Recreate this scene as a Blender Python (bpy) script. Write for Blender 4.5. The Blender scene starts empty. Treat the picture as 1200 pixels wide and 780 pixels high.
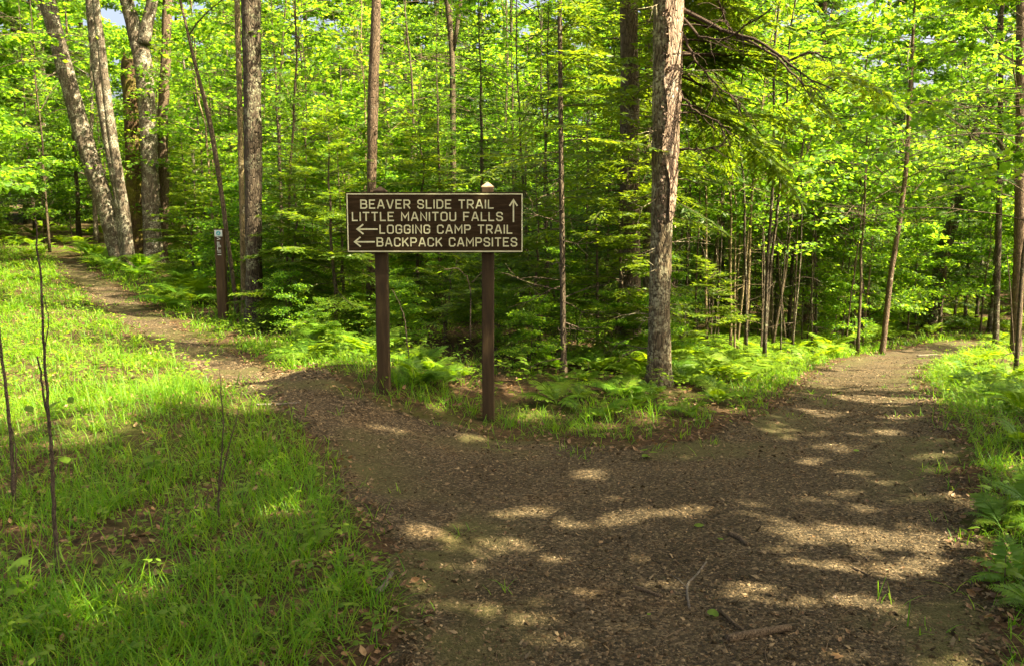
import bpy, math
import numpy as np
from mathutils import Vector

SC = bpy.context.scene
COL = SC.collection
R = math.radians

# ------------------------------------------------------------------ camera, sky, sun, exposure
EYE = 1.6
PITCH = 8.0
FPX = 1039.0                      # focal length in pixels of the 1200 px wide photograph
cam_d = bpy.data.cameras.new("camera")
cam_d.sensor_width = 36.0
cam_d.lens = 36.0 * FPX / 1200.0
cam_d.clip_start = 0.05
cam_d.clip_end = 2000.0
cam = bpy.data.objects.new("camera", cam_d)
cam.location = (0, 0, EYE)
cam.rotation_euler = (R(90 - PITCH), 0, 0)
COL.objects.link(cam)
SC.camera = cam

SUN_AZ, SUN_EL = -22.0, 54.0        # azimuth from +X towards +Y
S_DIR = np.array([math.cos(R(SUN_EL)) * math.cos(R(SUN_AZ)), math.cos(R(SUN_EL)) * math.sin(R(SUN_AZ)), math.sin(R(SUN_EL))])
world = bpy.data.worlds.new("World")
SC.world = world
world.use_nodes = True
wn = world.node_tree.nodes
wl = world.node_tree.links
sky = wn.new("ShaderNodeTexSky")
sky.sky_type = 'NISHITA'
sky.sun_disc = False
sky.sun_elevation = R(SUN_EL)
sky.sun_rotation = R(90 - SUN_AZ)
sky.air_density = 0.6
sky.ozone_density = 0.0
sky.dust_density = 8.0
bg = wn["Background"]
bg.inputs["Strength"].default_value = 0.085
wl.new(sky.outputs["Color"], bg.inputs["Color"])
sun_d = bpy.data.lights.new("sun", 'SUN')
sun_d.energy = 5.0
sun_d.angle = R(0.45)
sun_d.color = (1.0, 0.92, 0.74)
sun = bpy.data.objects.new("sun", sun_d)
sun.rotation_euler = Vector(S_DIR).to_track_quat('Z', 'Y').to_euler()
sun.location = (20, 0, 30)
COL.objects.link(sun)
SC.view_settings.view_transform = 'Standard'
SC.view_settings.look = 'None'
SC.view_settings.exposure = 2.72
SC.view_settings.gamma = 1.0
SC.view_settings.use_curve_mapping = False
SC.view_settings.use_white_balance = True        # the photograph is balanced warm
SC.view_settings.white_balance_temperature = 7250
SC.view_settings.white_balance_tint = 9.0
SC.render.engine = 'CYCLES'
cy = SC.cycles
cy.max_bounces = 7
cy.diffuse_bounces = 5
cy.glossy_bounces = 2
cy.transmission_bounces = 5
cy.transparent_max_bounces = 4
cy.caustics_reflective = False
cy.caustics_refractive = False
cy.sample_clamp_indirect = 6.0
cy.use_denoising = True

# ------------------------------------------------------------------ numeric helpers
RNG = np.random.default_rng(7)

def smooth(a, b, x):
    t = np.clip((x - a) / (b - a), 0, 1)
    return t * t * (3 - 2 * t)

def _hash(i, j, s):
    n = (i * 374761393 + j * 668265263 + s * 974711) & 0x7fffffff
    n = ((n ^ (n >> 13)) * 1274126177) & 0x7fffffff
    n = n ^ (n >> 16)
    return (n & 0xffff) / 65535.0

def vnoise(x, y, s=0):
    x = np.asarray(x, float); y = np.asarray(y, float)
    i = np.floor(x).astype(np.int64); j = np.floor(y).astype(np.int64)
    u = x - i; v = y - j
    u = u * u * (3 - 2 * u); v = v * v * (3 - 2 * v)
    a = _hash(i, j, s); b = _hash(i + 1, j, s); c = _hash(i, j + 1, s); d = _hash(i + 1, j + 1, s)
    return (a * (1 - u) + b * u) * (1 - v) + (c * (1 - u) + d * u) * v

def fbm(x, y, s=0, o=3):
    t = 0; a = 0.5
    for k in range(o):
        t = t + a * vnoise(np.asarray(x) * 2 ** k, np.asarray(y) * 2 ** k, s + 17 * k); a *= 0.5
    return t / (1 - 0.5 ** o)

def height0(X, Y):
    X = np.asarray(X, float); Y = np.asarray(Y, float)
    d = np.maximum(0, Y - 6.6)
    z = -2.9 * (1 - np.exp(-d / 19.0)) * smooth(-0.6, 4.6, X)
    z = z + 0.03 * np.maximum(0, np.minimum(Y, 60) - 10) * smooth(-2, -6, X)
    z = z + 0.29 * np.exp(-((X + 1.35) ** 2 / 0.8 + (Y - 7.3) ** 2 / 1.5))
    z = z + 0.20 * np.exp(-((X + 2.5) ** 2 / 1.3 + (Y - 6.3) ** 2 / 0.8))
    z = z - 0.09 * np.exp(-((X - .0) ** 2 / .3 + (Y - 6.5) ** 2 / .35))
    z = z + 0.10 * smooth(2.6, 4.2, X) * smooth(9, 4, Y)
    z = z + 0.06 * (fbm(X * 0.7 + 9, Y * 0.7, 3) - 0.5)
    far = smooth(45, 140, np.hypot(X, Y))
    return z * (1 - far) + far * 2.5 * (0.2 + fbm(X / 60.0, Y / 60.0, 5))

CP, SP = math.cos(R(PITCH)), math.sin(R(PITCH))
def ray(px, py):
    u = (px - 600.0) / FPX; v = (390.0 - py) / FPX
    d = np.array([u, CP + v * SP, -SP + v * CP])
    return d
def P(px, py, Y):                       # the point of the photograph's pixel at distance Y ahead
    d = ray(px, py); d = d / d[1]
    return np.array([0, 0, EYE]) + d * Y
def Gd(px, py):                         # the same on the ground
    d = ray(px, py); d = d / d[1]
    Y = np.linspace(1.2, 70, 1400)
    X = d[0] * Y; Z = EYE + d[2] * Y
    b = np.nonzero(Z <= height0(X, Y))[0]
    k = b[0] if len(b) else len(Y) - 1
    return np.array([X[k], Y[k]])

def pip(poly, X, Y):
    """signed distance: positive inside"""
    X = np.asarray(X, float); Y = np.asarray(Y, float)
    ins = np.zeros(X.shape, bool); dist = np.full(X.shape, 1e9)
    n = len(poly)
    for k in range(n):
        x0, y0 = poly[k]; x1, y1 = poly[(k + 1) % n]
        c = ((y0 > Y) != (y1 > Y)) & (X < (x1 - x0) * (Y - y0) / ((y1 - y0) if y1 != y0 else 1e-9) + x0)
        ins ^= c
        dx, dy = x1 - x0, y1 - y0
        t = np.clip(((X - x0) * dx + (Y - y0) * dy) / (dx * dx + dy * dy + 1e-12), 0, 1)
        dist = np.minimum(dist, np.hypot(X - x0 - t * dx, Y - y0 - t * dy))
    return np.where(ins, dist, -dist)

# outline of the trodden path (both arms), world metres
_pp = [(452, 800), (478, 735), (462, 680), (440, 630), (410, 585), (388, 540), (375, 508), (340, 482), (285, 460), (238, 434),
       (182, 402), (128, 364), (92, 335), (68, 308), (62, 293), (84, 291), (100, 314), (150, 347), (205, 382), (262, 410), (330, 436), (400, 458), (455, 474),
       (520, 494), (575, 510), (650, 517), (740, 522), (815, 516), (868, 500), (915, 472), (950, 440), (978, 424), (1040, 411), (1090, 403), (1150, 397),
       (1160, 402), (1112, 414), (1082, 428), (1072, 442), (1092, 470), (1112, 510), (1126, 560), (1140, 620), (1150, 680), (1165, 800)]
PATH = np.array([Gd(*p) for p in _pp])
PATH = np.vstack([PATH[:1] * [1, 0] + [[-0.35, 0.2]], PATH, [[1.7, 0.2], [1.75, -8], [-0.35, -8]]])
def path_sd(X, Y):
    return pip(PATH, X, Y) + 0.10 * (fbm(np.asarray(X) * 2.2, np.asarray(Y) * 2.2, 11) - 0.5) * 2
def height(X, Y):
    z = height0(X, Y)
    return z - 0.04 * smooth(-0.15, 0.35, pip(PATH, X, Y))

def rot(v):
    n = np.linalg.norm(v, axis=-1, keepdims=True)
    return v / np.maximum(n, 1e-9)

# ------------------------------------------------------------------ mesh building
class Geo:
    def __init__(s):
        s.V = []; s.T = []; s.Q = []; s.n = 0
    def add(s, V, T=None, Q=None):
        V = np.asarray(V, np.float32).reshape(-1, 3)
        if T is not None and len(T): s.T.append(np.asarray(T, np.int64) + s.n)
        if Q is not None and len(Q): s.Q.append(np.asarray(Q, np.int64) + s.n)
        s.V.append(V); s.n += len(V)
    def mesh(s, name, mat, smooth_shade=False):
        me = bpy.data.meshes.new(name)
        V = np.concatenate(s.V) if s.V else np.zeros((0, 3), np.float32)
        T = np.concatenate(s.T) if s.T else np.zeros((0, 3), np.int64)
        Q = np.concatenate(s.Q) if s.Q else np.zeros((0, 4), np.int64)
        me.vertices.add(len(V)); me.vertices.foreach_set("co", V.astype(np.float32).ravel())
        nl = len(T) * 3 + len(Q) * 4
        me.loops.add(nl)
        me.loops.foreach_set("vertex_index", np.concatenate([T.ravel(), Q.ravel()]).astype(np.int32))
        me.polygons.add(len(T) + len(Q))
        ls = np.concatenate([np.arange(len(T)) * 3, len(T) * 3 + np.arange(len(Q)) * 4]).astype(np.int32)
        me.polygons.foreach_set("loop_start", ls)
        me.polygons.foreach_set("use_smooth", np.full(len(T) + len(Q), bool(smooth_shade)))
        me.update(calc_edges=True)
        me.materials.append(mat)
        return me

def merge(a, b):
    if b.n:
        a.add(np.concatenate(b.V), np.concatenate(b.T) if b.T else None, np.concatenate(b.Q) if b.Q else None)
def link(name, me, parent=None, loc=None):
    o = bpy.data.objects.new(name, me)
    COL.objects.link(o)
    if parent is not None: o.parent = parent
    if loc is not None: o.location = [float(a) for a in loc]
    return o
def empty(name, loc, rz=0.0, sc=1.0):
    o = bpy.data.objects.new(name, None)
    o.empty_display_size = 0.2
    COL.objects.link(o)
    o.location = [float(a) for a in loc]; o.rotation_euler = (0, 0, rz); o.scale = (sc, sc, sc)
    return o
def tag(o, label, cat=None, group=None, kind=None):
    o["label"] = label
    if cat: o["category"] = cat
    if group: o["group"] = group
    if kind: o["kind"] = kind
    return o

def tube(geo, pts, rad, sides=6, cap=True, bumpy=0.0, rng=None):
    pts = np.asarray(pts, float); rad = np.asarray(rad, float); n = len(pts)
    t = np.gradient(pts, axis=0); t = rot(t)
    ref = np.array([0.0, 0.0, 1.0]) if abs(t[:, 2]).mean() < 0.8 else np.array([0.0, 1.0, 0.0])
    a = rot(np.cross(t, ref)); b = np.cross(t, a)
    ang = np.arange(sides) / sides * 2 * math.pi
    rr = rad[:, None] * np.ones((1, sides))
    if bumpy:
        ii = np.arange(n)[:, None]; jj = np.arange(sides)[None, :]
        sd = int(rng.integers(1000))
        L = np.concatenate([[0], np.cumsum(np.linalg.norm(np.diff(pts, axis=0), axis=1))])[:, None]
        # noise wraps round the stem by using cos/sin of the angle
        ca, sa = np.cos(ang)[None, :], np.sin(ang)[None, :]
        nz = fbm(ca * 2.3 + L * 1.1 + sd, sa * 2.3 + L * 0.35, 3) - 0.5
        nz2 = vnoise(jj * 1.0 + 0 * ii + sd, L * 6 + 0 * jj, 5) - 0.5
        rr = rr * (1 + bumpy * (nz * 1.3 + nz2 * 0.8))
    V = pts[:, None, :] + rr[:, :, None] * (np.cos(ang)[None, :, None] * a[:, None, :] + np.sin(ang)[None, :, None] * b[:, None, :])
    i = np.arange(n - 1)[:, None] * sides; j = np.arange(sides)[None, :]; j2 = (j + 1) % sides
    Q = np.stack([i + j, i + j2, i + sides + j2, i + sides + j], -1).reshape(-1, 4)
    T = []
    V = V.reshape(-1, 3)
    if cap:
        V = np.vstack([V, pts[-1:] + t[-1:] * rad[-1] * 0.5, pts[:1]])
        e = (n - 1) * sides
        T = [[e + k, e + (k + 1) % sides, n * sides] for k in range(sides)] + [[(k + 1) % sides, k, n * sides + 1] for k in range(sides)]
    geo.add(V, T, Q)

def curve(p0, d0, L, n, bend, rng, wob=0.06):
    """points that start at p0 along d0, length L; bend is added to the direction on the way"""
    p = [np.array(p0, float)]; d = np.array(d0, float); st = L / (n - 1)
    for k in range(n - 1):
        d = d + np.asarray(bend) / (n - 1) + rng.normal(0, wob, 3)
        d = d / np.linalg.norm(d)
        p.append(p[-1] + d * st)
    return np.array(p)

TPL_RHOMB = (np.array([(0, 0, 0), (.42, .34, -.05), (1, 0, -.10), (.42, -.34, -.05)]), np.array([(0, 1, 2), (0, 2, 3)]), None)
_o = [(0, 0, 0), (-.02, .30, -.05), (.20, .52, -.10), (.34, .27, -.04), (.66, .40, -.10), (.68, .16, -.05), (1.0, 0, -.14),
      (.68, -.16, -.05), (.66, -.40, -.10), (.34, -.27, -.04), (.20, -.52, -.10), (-.02, -.30, -.05), (.33, 0, 0.02)]
TPL_MAPLE = (np.array(_o), np.array([(k, (k + 1) % 12, 12) for k in range(12)]), None)
TPL_NEEDLE = (np.array([(0, -.06, 0), (.35, .17, 0), (1, 0, -.05), (.35, -.17, 0)]), None, np.array([(0, 3, 2, 1)]))
TPL_OVAL = (np.array([(0, 0, 0), (.25, .24, -.03), (.6, .27, -.06), (1, 0, -.14), (.6, -.27, -.06), (.25, -.24, -.03), (.45, 0, .02)]),
            np.array([(k, (k + 1) % 6, 6) for k in range(6)]), None)

def leaves(geo, c, ax, nr, size, tpl):
    c = np.asarray(c, float); ax = rot(np.asarray(ax, float))
    nr = np.asarray(nr, float)
    side = rot(np.cross(nr, ax)); nr = np.cross(ax, side)
    size = np.broadcast_to(size, (len(c),))
    tv, tt, tq = tpl
    V = c[:, None, :] + size[:, None, None] * (tv[None, :, 0:1] * ax[:, None, :] + tv[None, :, 1:2] * side[:, None, :] + tv[None, :, 2:3] * nr[:, None, :])
    k = len(tv); off = (np.arange(len(c)) * k)[:, None, None]
    T = (tt[None] + off).reshape(-1, 3) if tt is not None else None
    Q = (tq[None] + off).reshape(-1, 4) if tq is not None else None
    geo.add(V.reshape(-1, 3), T, Q)

# ------------------------------------------------------------------ materials
def mat(name):
    m = bpy.data.materials.new(name); m.use_nodes = True
    nt = m.node_tree
    for n in list(nt.nodes): nt.nodes.remove(n)
    out = nt.nodes.new("ShaderNodeOutputMaterial")
    return m, nt, out
def N(nt, typ, **kw):
    n = nt.nodes.new(typ)
    for k, v in kw.items():
        if k in n.inputs.keys(): n.inputs[k].default_value = v
        else: setattr(n, k, v)
    return n
def ramp(nt, stops, fac):
    r = nt.nodes.new("ShaderNodeValToRGB")
    el = r.color_ramp.elements
    while len(el) < len(stops): el.new(0.5)
    for e, (p, c) in zip(el, stops):
        e.position = p; e.color = (*c, 1)
    nt.links.new(fac, r.inputs[0])
    return r
def mixc(nt, a, b, f):
    m = nt.nodes.new("ShaderNodeMix"); m.data_type = 'RGBA'
    for idx, v in ((6, a), (7, b), (0, f)):
        if hasattr(v, "is_linked") or hasattr(v, "links"): nt.links.new(v, m.inputs[idx])
        else: m.inputs[idx].default_value = (*v, 1) if isinstance(v, tuple) else v
    return m.outputs[2]

def leaf_mat(name, stops, tstops, tmix=0.5, spec=0.2, rough=0.5, objw=.25):
    """a thin leaf: reflects one colour, lets a yellower one through; every leaf (mesh island) has its own tone"""
    m, nt, out = mat(name)
    geo = N(nt, "ShaderNodeNewGeometry"); oi = N(nt, "ShaderNodeObjectInfo")
    ma = N(nt, "ShaderNodeMath", operation='MULTIPLY_ADD'); ma.inputs[1].default_value = 1 - objw
    mb = N(nt, "ShaderNodeMath", operation='MULTIPLY'); mb.inputs[1].default_value = objw
    nt.links.new(oi.outputs["Random"], mb.inputs[0])
    nt.links.new(geo.outputs["Random Per Island"], ma.inputs[0]); nt.links.new(mb.outputs[0], ma.inputs[2])
    a = ramp(nt, stops, ma.outputs[0]); b = ramp(nt, tstops, ma.outputs[0])
    p = N(nt, "ShaderNodeBsdfPrincipled", Roughness=rough)
    p.inputs["Specular IOR Level"].default_value = spec
    nt.links.new(a.outputs[0], p.inputs["Base Color"])
    t = N(nt, "ShaderNodeBsdfTranslucent"); nt.links.new(b.outputs[0], t.inputs[0])
    mx = N(nt, "ShaderNodeMixShader"); mx.inputs[0].default_value = tmix
    nt.links.new(p.outputs[0], mx.inputs[1]); nt.links.new(t.outputs[0], mx.inputs[2])
    nt.links.new(mx.outputs[0], out.inputs[0])
    return m

M = {}
M['beech'] = leaf_mat("beech_leaf", [(0, (.03, .08, .010)), (.5, (.06, .125, .012)), (1, (.10, .165, .015))],
                      [(0, (.10, .28, .012)), (.5, (.22, .42, .015)), (1, (.36, .50, .02))], .5)
M['maple'] = leaf_mat("maple_leaf", [(0, (.035, .09, .012)), (.5, (.068, .15, .014)), (1, (.12, .20, .018))],
                      [(0, (.12, .32, .018)), (.5, (.26, .50, .022)), (1, (.45, .62, .03))], .55)
M['canopy'] = leaf_mat("canopy_leaf", [(0, (.045, .095, .010)), (1, (.11, .16, .014))], [(0, (.16, .30, .012)), (1, (.34, .46, .016))], .4)
M['fir'] = leaf_mat("fir_needle", [(0, (.040, .085, .010)), (.6, (.075, .13, .012)), (1, (.13, .175, .016))],
                    [(0, (.14, .26, .010)), (1, (.36, .46, .018))], .45, .25, .45)
M['fir_dark'] = leaf_mat("hemlock_needle", [(0, (.018, .048, .010)), (.6, (.036, .075, .012)), (1, (.08, .12, .015))],
                    [(0, (.05, .13, .010)), (1, (.16, .26, .014))], .35, .25, .45)
M['fern'] = leaf_mat("fern_leaf", [(0, (.05, .13, .012)), (.6, (.09, .185, .014)), (.95, (.15, .22, .018)), (1, (.20, .15, .05))],
                     [(0, (.14, .34, .012)), (1, (.42, .56, .016))], .45, objw=.65)
M['grass'] = leaf_mat("grass_blade", [(0, (.036, .12, .005)), (.55, (.075, .195, .006)), (.9, (.14, .21, .010)), (1, (.28, .23, .09))],
                      [(0, (.11, .32, .012)), (.8, (.30, .52, .016)), (1, (.50, .48, .10))], .42)
M['herb'] = leaf_mat("herb_leaf", [(0, (.05, .12, .012)), (1, (.12, .19, .015))], [(0, (.18, .38, .013)), (1, (.40, .54, .018))], .45)
M['litter'] = leaf_mat("dry_leaf", [(0, (.05, .026, .010)), (.4, (.13, .068, .026)), (.75, (.20, .12, .05)), (1, (.36, .25, .13))],
                       [(0, (.10, .04, .01)), (1, (.34, .20, .07))], .15, .3, .5)

def bark_mat(name, dark, light, lichen=None, lich_amt=0.5, vscale=1.0, moss=None, peel=None):
    m, nt, out = mat(name)
    tc = N(nt, "ShaderNodeTexCoord"); mp = N(nt, "ShaderNodeMapping")
    mp.inputs["Scale"].default_value = (14 * vscale, 14 * vscale, 3.2 * vscale)
    nt.links.new(tc.outputs["Object"], mp.inputs[0])
    n1 = N(nt, "ShaderNodeTexNoise", Scale=2.2, Detail=6.0, Roughness=0.7); nt.links.new(mp.outputs[0], n1.inputs["Vector"])
    vo = N(nt, "ShaderNodeTexVoronoi", Scale=2.6, feature='DISTANCE_TO_EDGE'); nt.links.new(mp.outputs[0], vo.inputs["Vector"])
    c = ramp(nt, [(.28, dark), (.52, tuple((a + b) / 2 for a, b in zip(dark, light))), (.75, light)], n1.outputs[0]).outputs[0]
    crk = ramp(nt, [(0, (.35, .35, .35)), (.12, (1, 1, 1))], vo.outputs["Distance"]).outputs[0]
    mu = N(nt, "ShaderNodeMix", data_type='RGBA', blend_type='MULTIPLY'); mu.inputs[0].default_value = .85
    nt.links.new(c, mu.inputs[6]); nt.links.new(crk, mu.inputs[7]); c = mu.outputs[2]
    if lichen:
        n2 = N(nt, "ShaderNodeTexNoise", Scale=5.5, Detail=5.0, Roughness=0.65); nt.links.new(tc.outputs["Object"], n2.inputs["Vector"])
        f = ramp(nt, [(1 - lich_amt - .06 + .08, (0, 0, 0)), (1 - lich_amt + .10, (1, 1, 1))], n2.outputs[0]).outputs[0]
        n3 = N(nt, "ShaderNodeTexNoise", Scale=38.0, Detail=3.0); nt.links.new(tc.outputs["Object"], n3.inputs["Vector"])
        f3 = ramp(nt, [(.42, (0, 0, 0)), (.6, (1, 1, 1))], n3.outputs[0]).outputs[0]
        mm = N(nt, "ShaderNodeMix", data_type='RGBA', blend_type='MULTIPLY'); mm.inputs[0].default_value = 1
        nt.links.new(f, mm.inputs[6]); nt.links.new(f3, mm.inputs[7])
        c = mixc(nt, c, lichen, mm.outputs[2])
    if moss:
        n4 = N(nt, "ShaderNodeTexNoise", Scale=3.0, Detail=5.0, Roughness=.7); nt.links.new(tc.outputs["Object"], n4.inputs["Vector"])
        f = ramp(nt, [(.44, (0, 0, 0)), (.6, (1, 1, 1))], n4.outputs[0]).outputs[0]
        c = mixc(nt, c, moss, f)
    p = N(nt, "ShaderNodeBsdfPrincipled", Roughness=.85)
    p.inputs["Specular IOR Level"].default_value = .2
    nt.links.new(c, p.inputs["Base Color"])
    bu = N(nt, "ShaderNodeBump", Strength=.9, Distance=.02)
    ad = N(nt, "ShaderNodeMath", operation='ADD'); nt.links.new(n1.outputs[0], ad.inputs[0]); nt.links.new(crk, ad.inputs[1])
    nt.links.new(ad.outputs[0], bu.inputs["Height"]); nt.links.new(bu.outputs[0], p.inputs["Normal"])
    nt.links.new(p.outputs[0], out.inputs[0])
    return m
M['bark_maple'] = bark_mat("maple_bark", (.052, .039, .024), (.20, .158, .105), (.36, .34, .24), .54)
M['bark_lichen'] = bark_mat("lichen_bark", (.035, .026, .015), (.12, .09, .055), (.22, .22, .13), .52)
M['bark_hero'] = bark_mat("old_fir_bark", (.07, .052, .027), (.23, .175, .10), (.38, .35, .21), .56)
M['bark_moss'] = bark_mat("mossy_bark", (.04, .024, .012), (.15, .085, .04), None, .5, .8, (.15, .13, .02))
M['bark_fir'] = bark_mat("fir_bark", (.07, .05, .028), (.20, .15, .095), (.26, .27, .18), .44, 1.3)
M['bark_thin'] = bark_mat("sapling_bark", (.06, .044, .024), (.18, .135, .075), (.27, .26, .17), .43, 2.0)
M['bark_birch'] = bark_mat("birch_bark", (.14, .10, .045), (.34, .27, .13), (.42, .40, .26), .45, 1.6)
M['bark_warm'] = bark_mat("warm_bark", (.07, .045, .023), (.23, .16, .10), (.33, .29, .20), .42, 1.4)
M['bark_dead'] = bark_mat("dead_twig_bark", (.12, .10, .07), (.34, .29, .22), None, .5, 3.0)
M['sapling_dark'] = bark_mat("bare_sapling_bark", (.07, .048, .03), (.20, .145, .10), None, .5, 4.0)
M['twig_dark'] = bark_mat("dark_twig_bark", (.05, .033, .02), (.15, .10, .065), None, .5, 4.0)
M['stick'] = bark_mat("stick_bark", (.09, .06, .03), (.30, .215, .125), None, .5, 4.0)
M['peel'] = bark_mat("peeled_wood", (.25, .165, .105), (.42, .31, .22), (.50, .47, .37), .46, 1.2)

def simple_mat(name, stops, scale, rough=.8, bump=.4, stretch=(1, 1, 1), spec=.25, dist=.01):
    m, nt, out = mat(name)
    tc = N(nt, "ShaderNodeTexCoord"); mp = N(nt, "ShaderNodeMapping"); mp.inputs["Scale"].default_value = stretch
    nt.links.new(tc.outputs["Object"], mp.inputs[0])
    n = N(nt, "ShaderNodeTexNoise", Scale=scale, Detail=6.0, Roughness=.65); nt.links.new(mp.outputs[0], n.inputs["Vector"])
    c = ramp(nt, stops, n.outputs[0])
    p = N(nt, "ShaderNodeBsdfPrincipled", Roughness=rough); p.inputs["Specular IOR Level"].default_value = spec
    nt.links.new(c.outputs[0], p.inputs["Base Color"])
    bu = N(nt, "ShaderNodeBump", Strength=bump, Distance=dist)
    nt.links.new(n.outputs[0], bu.inputs["Height"]); nt.links.new(bu.outputs[0], p.inputs["Normal"])
    nt.links.new(p.outputs[0], out.inputs[0])
    return m
M['sign'] = simple_mat("brown_sign_paint", [(.3, (.016, .010, .004)), (.5, (.030, .018, .007)), (.68, (.052, .032, .014))], 7, .8, .08, (1, 1, 8), .1)
M['post'] = simple_mat("brown_post_stain", [(.25, (.020, .012, .004)), (.5, (.042, .025, .009)), (.65, (.062, .039, .015)), (.85, (.11, .072, .034))], 9, .75, .5, (3, 3, .35))
M['post_cap_lit'] = simple_mat("sunlit_post_cap", [(.3, (.20, .12, .065)), (.7, (.36, .24, .15))], 30, .8, .5)  # paler post colour, sunlight painted into the cap
M['cream'] = simple_mat("cream_routed_paint", [(.3, (.50, .50, .28)), (.7, (.66, .64, .40))], 40, .9, .0, spec=.05)
M['marker_white'] = simple_mat("white_marker_plate", [(.3, (.34, .40, .36)), (.7, (.46, .50, .46))], 20, .5, .1)
M['marker_blue'] = simple_mat("blue_marker_paint", [(.3, (.02, .20, .24)), (.7, (.03, .28, .32))], 20, .5, .1)

def ground_mat():
    m, nt, out = mat("forest_floor")
    tc = N(nt, "ShaderNodeTexCoord")
    n1 = N(nt, "ShaderNodeTexNoise", Scale=1.1, Detail=5.0); nt.links.new(tc.outputs["Object"], n1.inputs["Vector"])
    n2 = N(nt, "ShaderNodeTexNoise", Scale=22.0, Detail=5.0, Roughness=.75); nt.links.new(tc.outputs["Object"], n2.inputs["Vector"])
    vo = N(nt, "ShaderNodeTexVoronoi", Scale=26.0); nt.links.new(tc.outputs["Object"], vo.inputs["Vector"])
    c = ramp(nt, [(.28, (.018, .012, .006)), (.5, (.05, .032, .016)), (.72, (.11, .07, .035))], n2.outputs[0]).outputs[0]
    lv = ramp(nt, [(0, (.4, .4, .4)), (1, (1.5, 1.4, 1.3))], vo.outputs["Color"]).outputs[0]
    mu = N(nt, "ShaderNodeMix", data_type='RGBA', blend_type='MULTIPLY'); mu.inputs[0].default_value = .8
    nt.links.new(c, mu.inputs[6]); nt.links.new(lv, mu.inputs[7])
    f = ramp(nt, [(.48, (0, 0, 0)), (.62, (.7, .7, .7))], n1.outputs[0]).outputs[0]
    c = mixc(nt, mu.outputs[2], (.045, .055, .010), f)
    p = N(nt, "ShaderNodeBsdfPrincipled", Roughness=.95); p.inputs["Specular IOR Level"].default_value = .1
    nt.links.new(c, p.inputs["Base Color"])
    bu = N(nt, "ShaderNodeBump", Strength=.8, Distance=.03)
    nt.links.new(n2.outputs[0], bu.inputs["Height"]); nt.links.new(bu.outputs[0], p.inputs["Normal"])
    nt.links.new(p.outputs[0], out.inputs[0])
    return m
def path_mat():
    m, nt, out = mat("gravel_path")
    tc = N(nt, "ShaderNodeTexCoord")
    vo = N(nt, "ShaderNodeTexVoronoi", Scale=85.0); nt.links.new(tc.outputs["Object"], vo.inputs["Vector"])
    vb = N(nt, "ShaderNodeTexVoronoi", Scale=85.0, feature='DISTANCE_TO_EDGE'); nt.links.new(tc.outputs["Object"], vb.inputs["Vector"])
    n1 = N(nt, "ShaderNodeTexNoise", Scale=1.6, Detail=6.0, Roughness=.6); nt.links.new(tc.outputs["Object"], n1.inputs["Vector"])
    n2 = N(nt, "ShaderNodeTexNoise", Scale=90.0, Detail=3.0); nt.links.new(tc.outputs["Object"], n2.inputs["Vector"])
    sep = N(nt, "ShaderNodeSeparateColor"); nt.links.new(vo.outputs["Color"], sep.inputs[0])
    c = ramp(nt, [(0, (.018, .013, .005)), (.5, (.048, .035, .016)), (.85, (.092, .067, .034)), (1, (.15, .11, .06))], sep.outputs[0]).outputs[0]
    big = ramp(nt, [(.3, (.70, .66, .56)), (.55, (1.0, 1.0, 1.0)), (.75, (1.35, 1.15, .95))], n1.outputs[0]).outputs[0]
    mu = N(nt, "ShaderNodeMix", data_type='RGBA', blend_type='MULTIPLY'); mu.inputs[0].default_value = 1
    nt.links.new(c, mu.inputs[6]); nt.links.new(big, mu.inputs[7])
    p = N(nt, "ShaderNodeBsdfPrincipled", Roughness=.9); p.inputs["Specular IOR Level"].default_value = .2
    at = N(nt, "ShaderNodeAttribute"); at.attribute_name = "moss"
    nt.links.new(mixc(nt, mu.outputs[2], (.060, .058, .014), at.outputs["Fac"]), p.inputs["Base Color"])
    bu = N(nt, "ShaderNodeBump", Strength=.9, Distance=.012)
    ad = N(nt, "ShaderNodeMath", operation='ADD'); nt.links.new(vb.outputs["Distance"], ad.inputs[0]); nt.links.new(n2.outputs[0], ad.inputs[1])
    nt.links.new(ad.outputs[0], bu.inputs["Height"]); nt.links.new(bu.outputs[0], p.inputs["Normal"])
    nt.links.new(p.outputs[0], out.inputs[0])
    return m
M['ground'] = ground_mat()
M['path'] = path_mat()
def chip_mat():
    m, nt, out = mat("gravel_chip")
    geo = N(nt, "ShaderNodeNewGeometry")
    c = ramp(nt, [(0, (.017, .012, .005)), (.4, (.058, .040, .020)), (.8, (.122, .086, .046)), (1, (.22, .165, .09))], geo.outputs["Random Per Island"])
    p = N(nt, "ShaderNodeBsdfPrincipled", Roughness=.9); p.inputs["Specular IOR Level"].default_value = .08
    nt.links.new(c.outputs[0], p.inputs["Base Color"]); nt.links.new(p.outputs[0], out.inputs[0])
    return m
M['chip'] = chip_mat()

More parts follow.
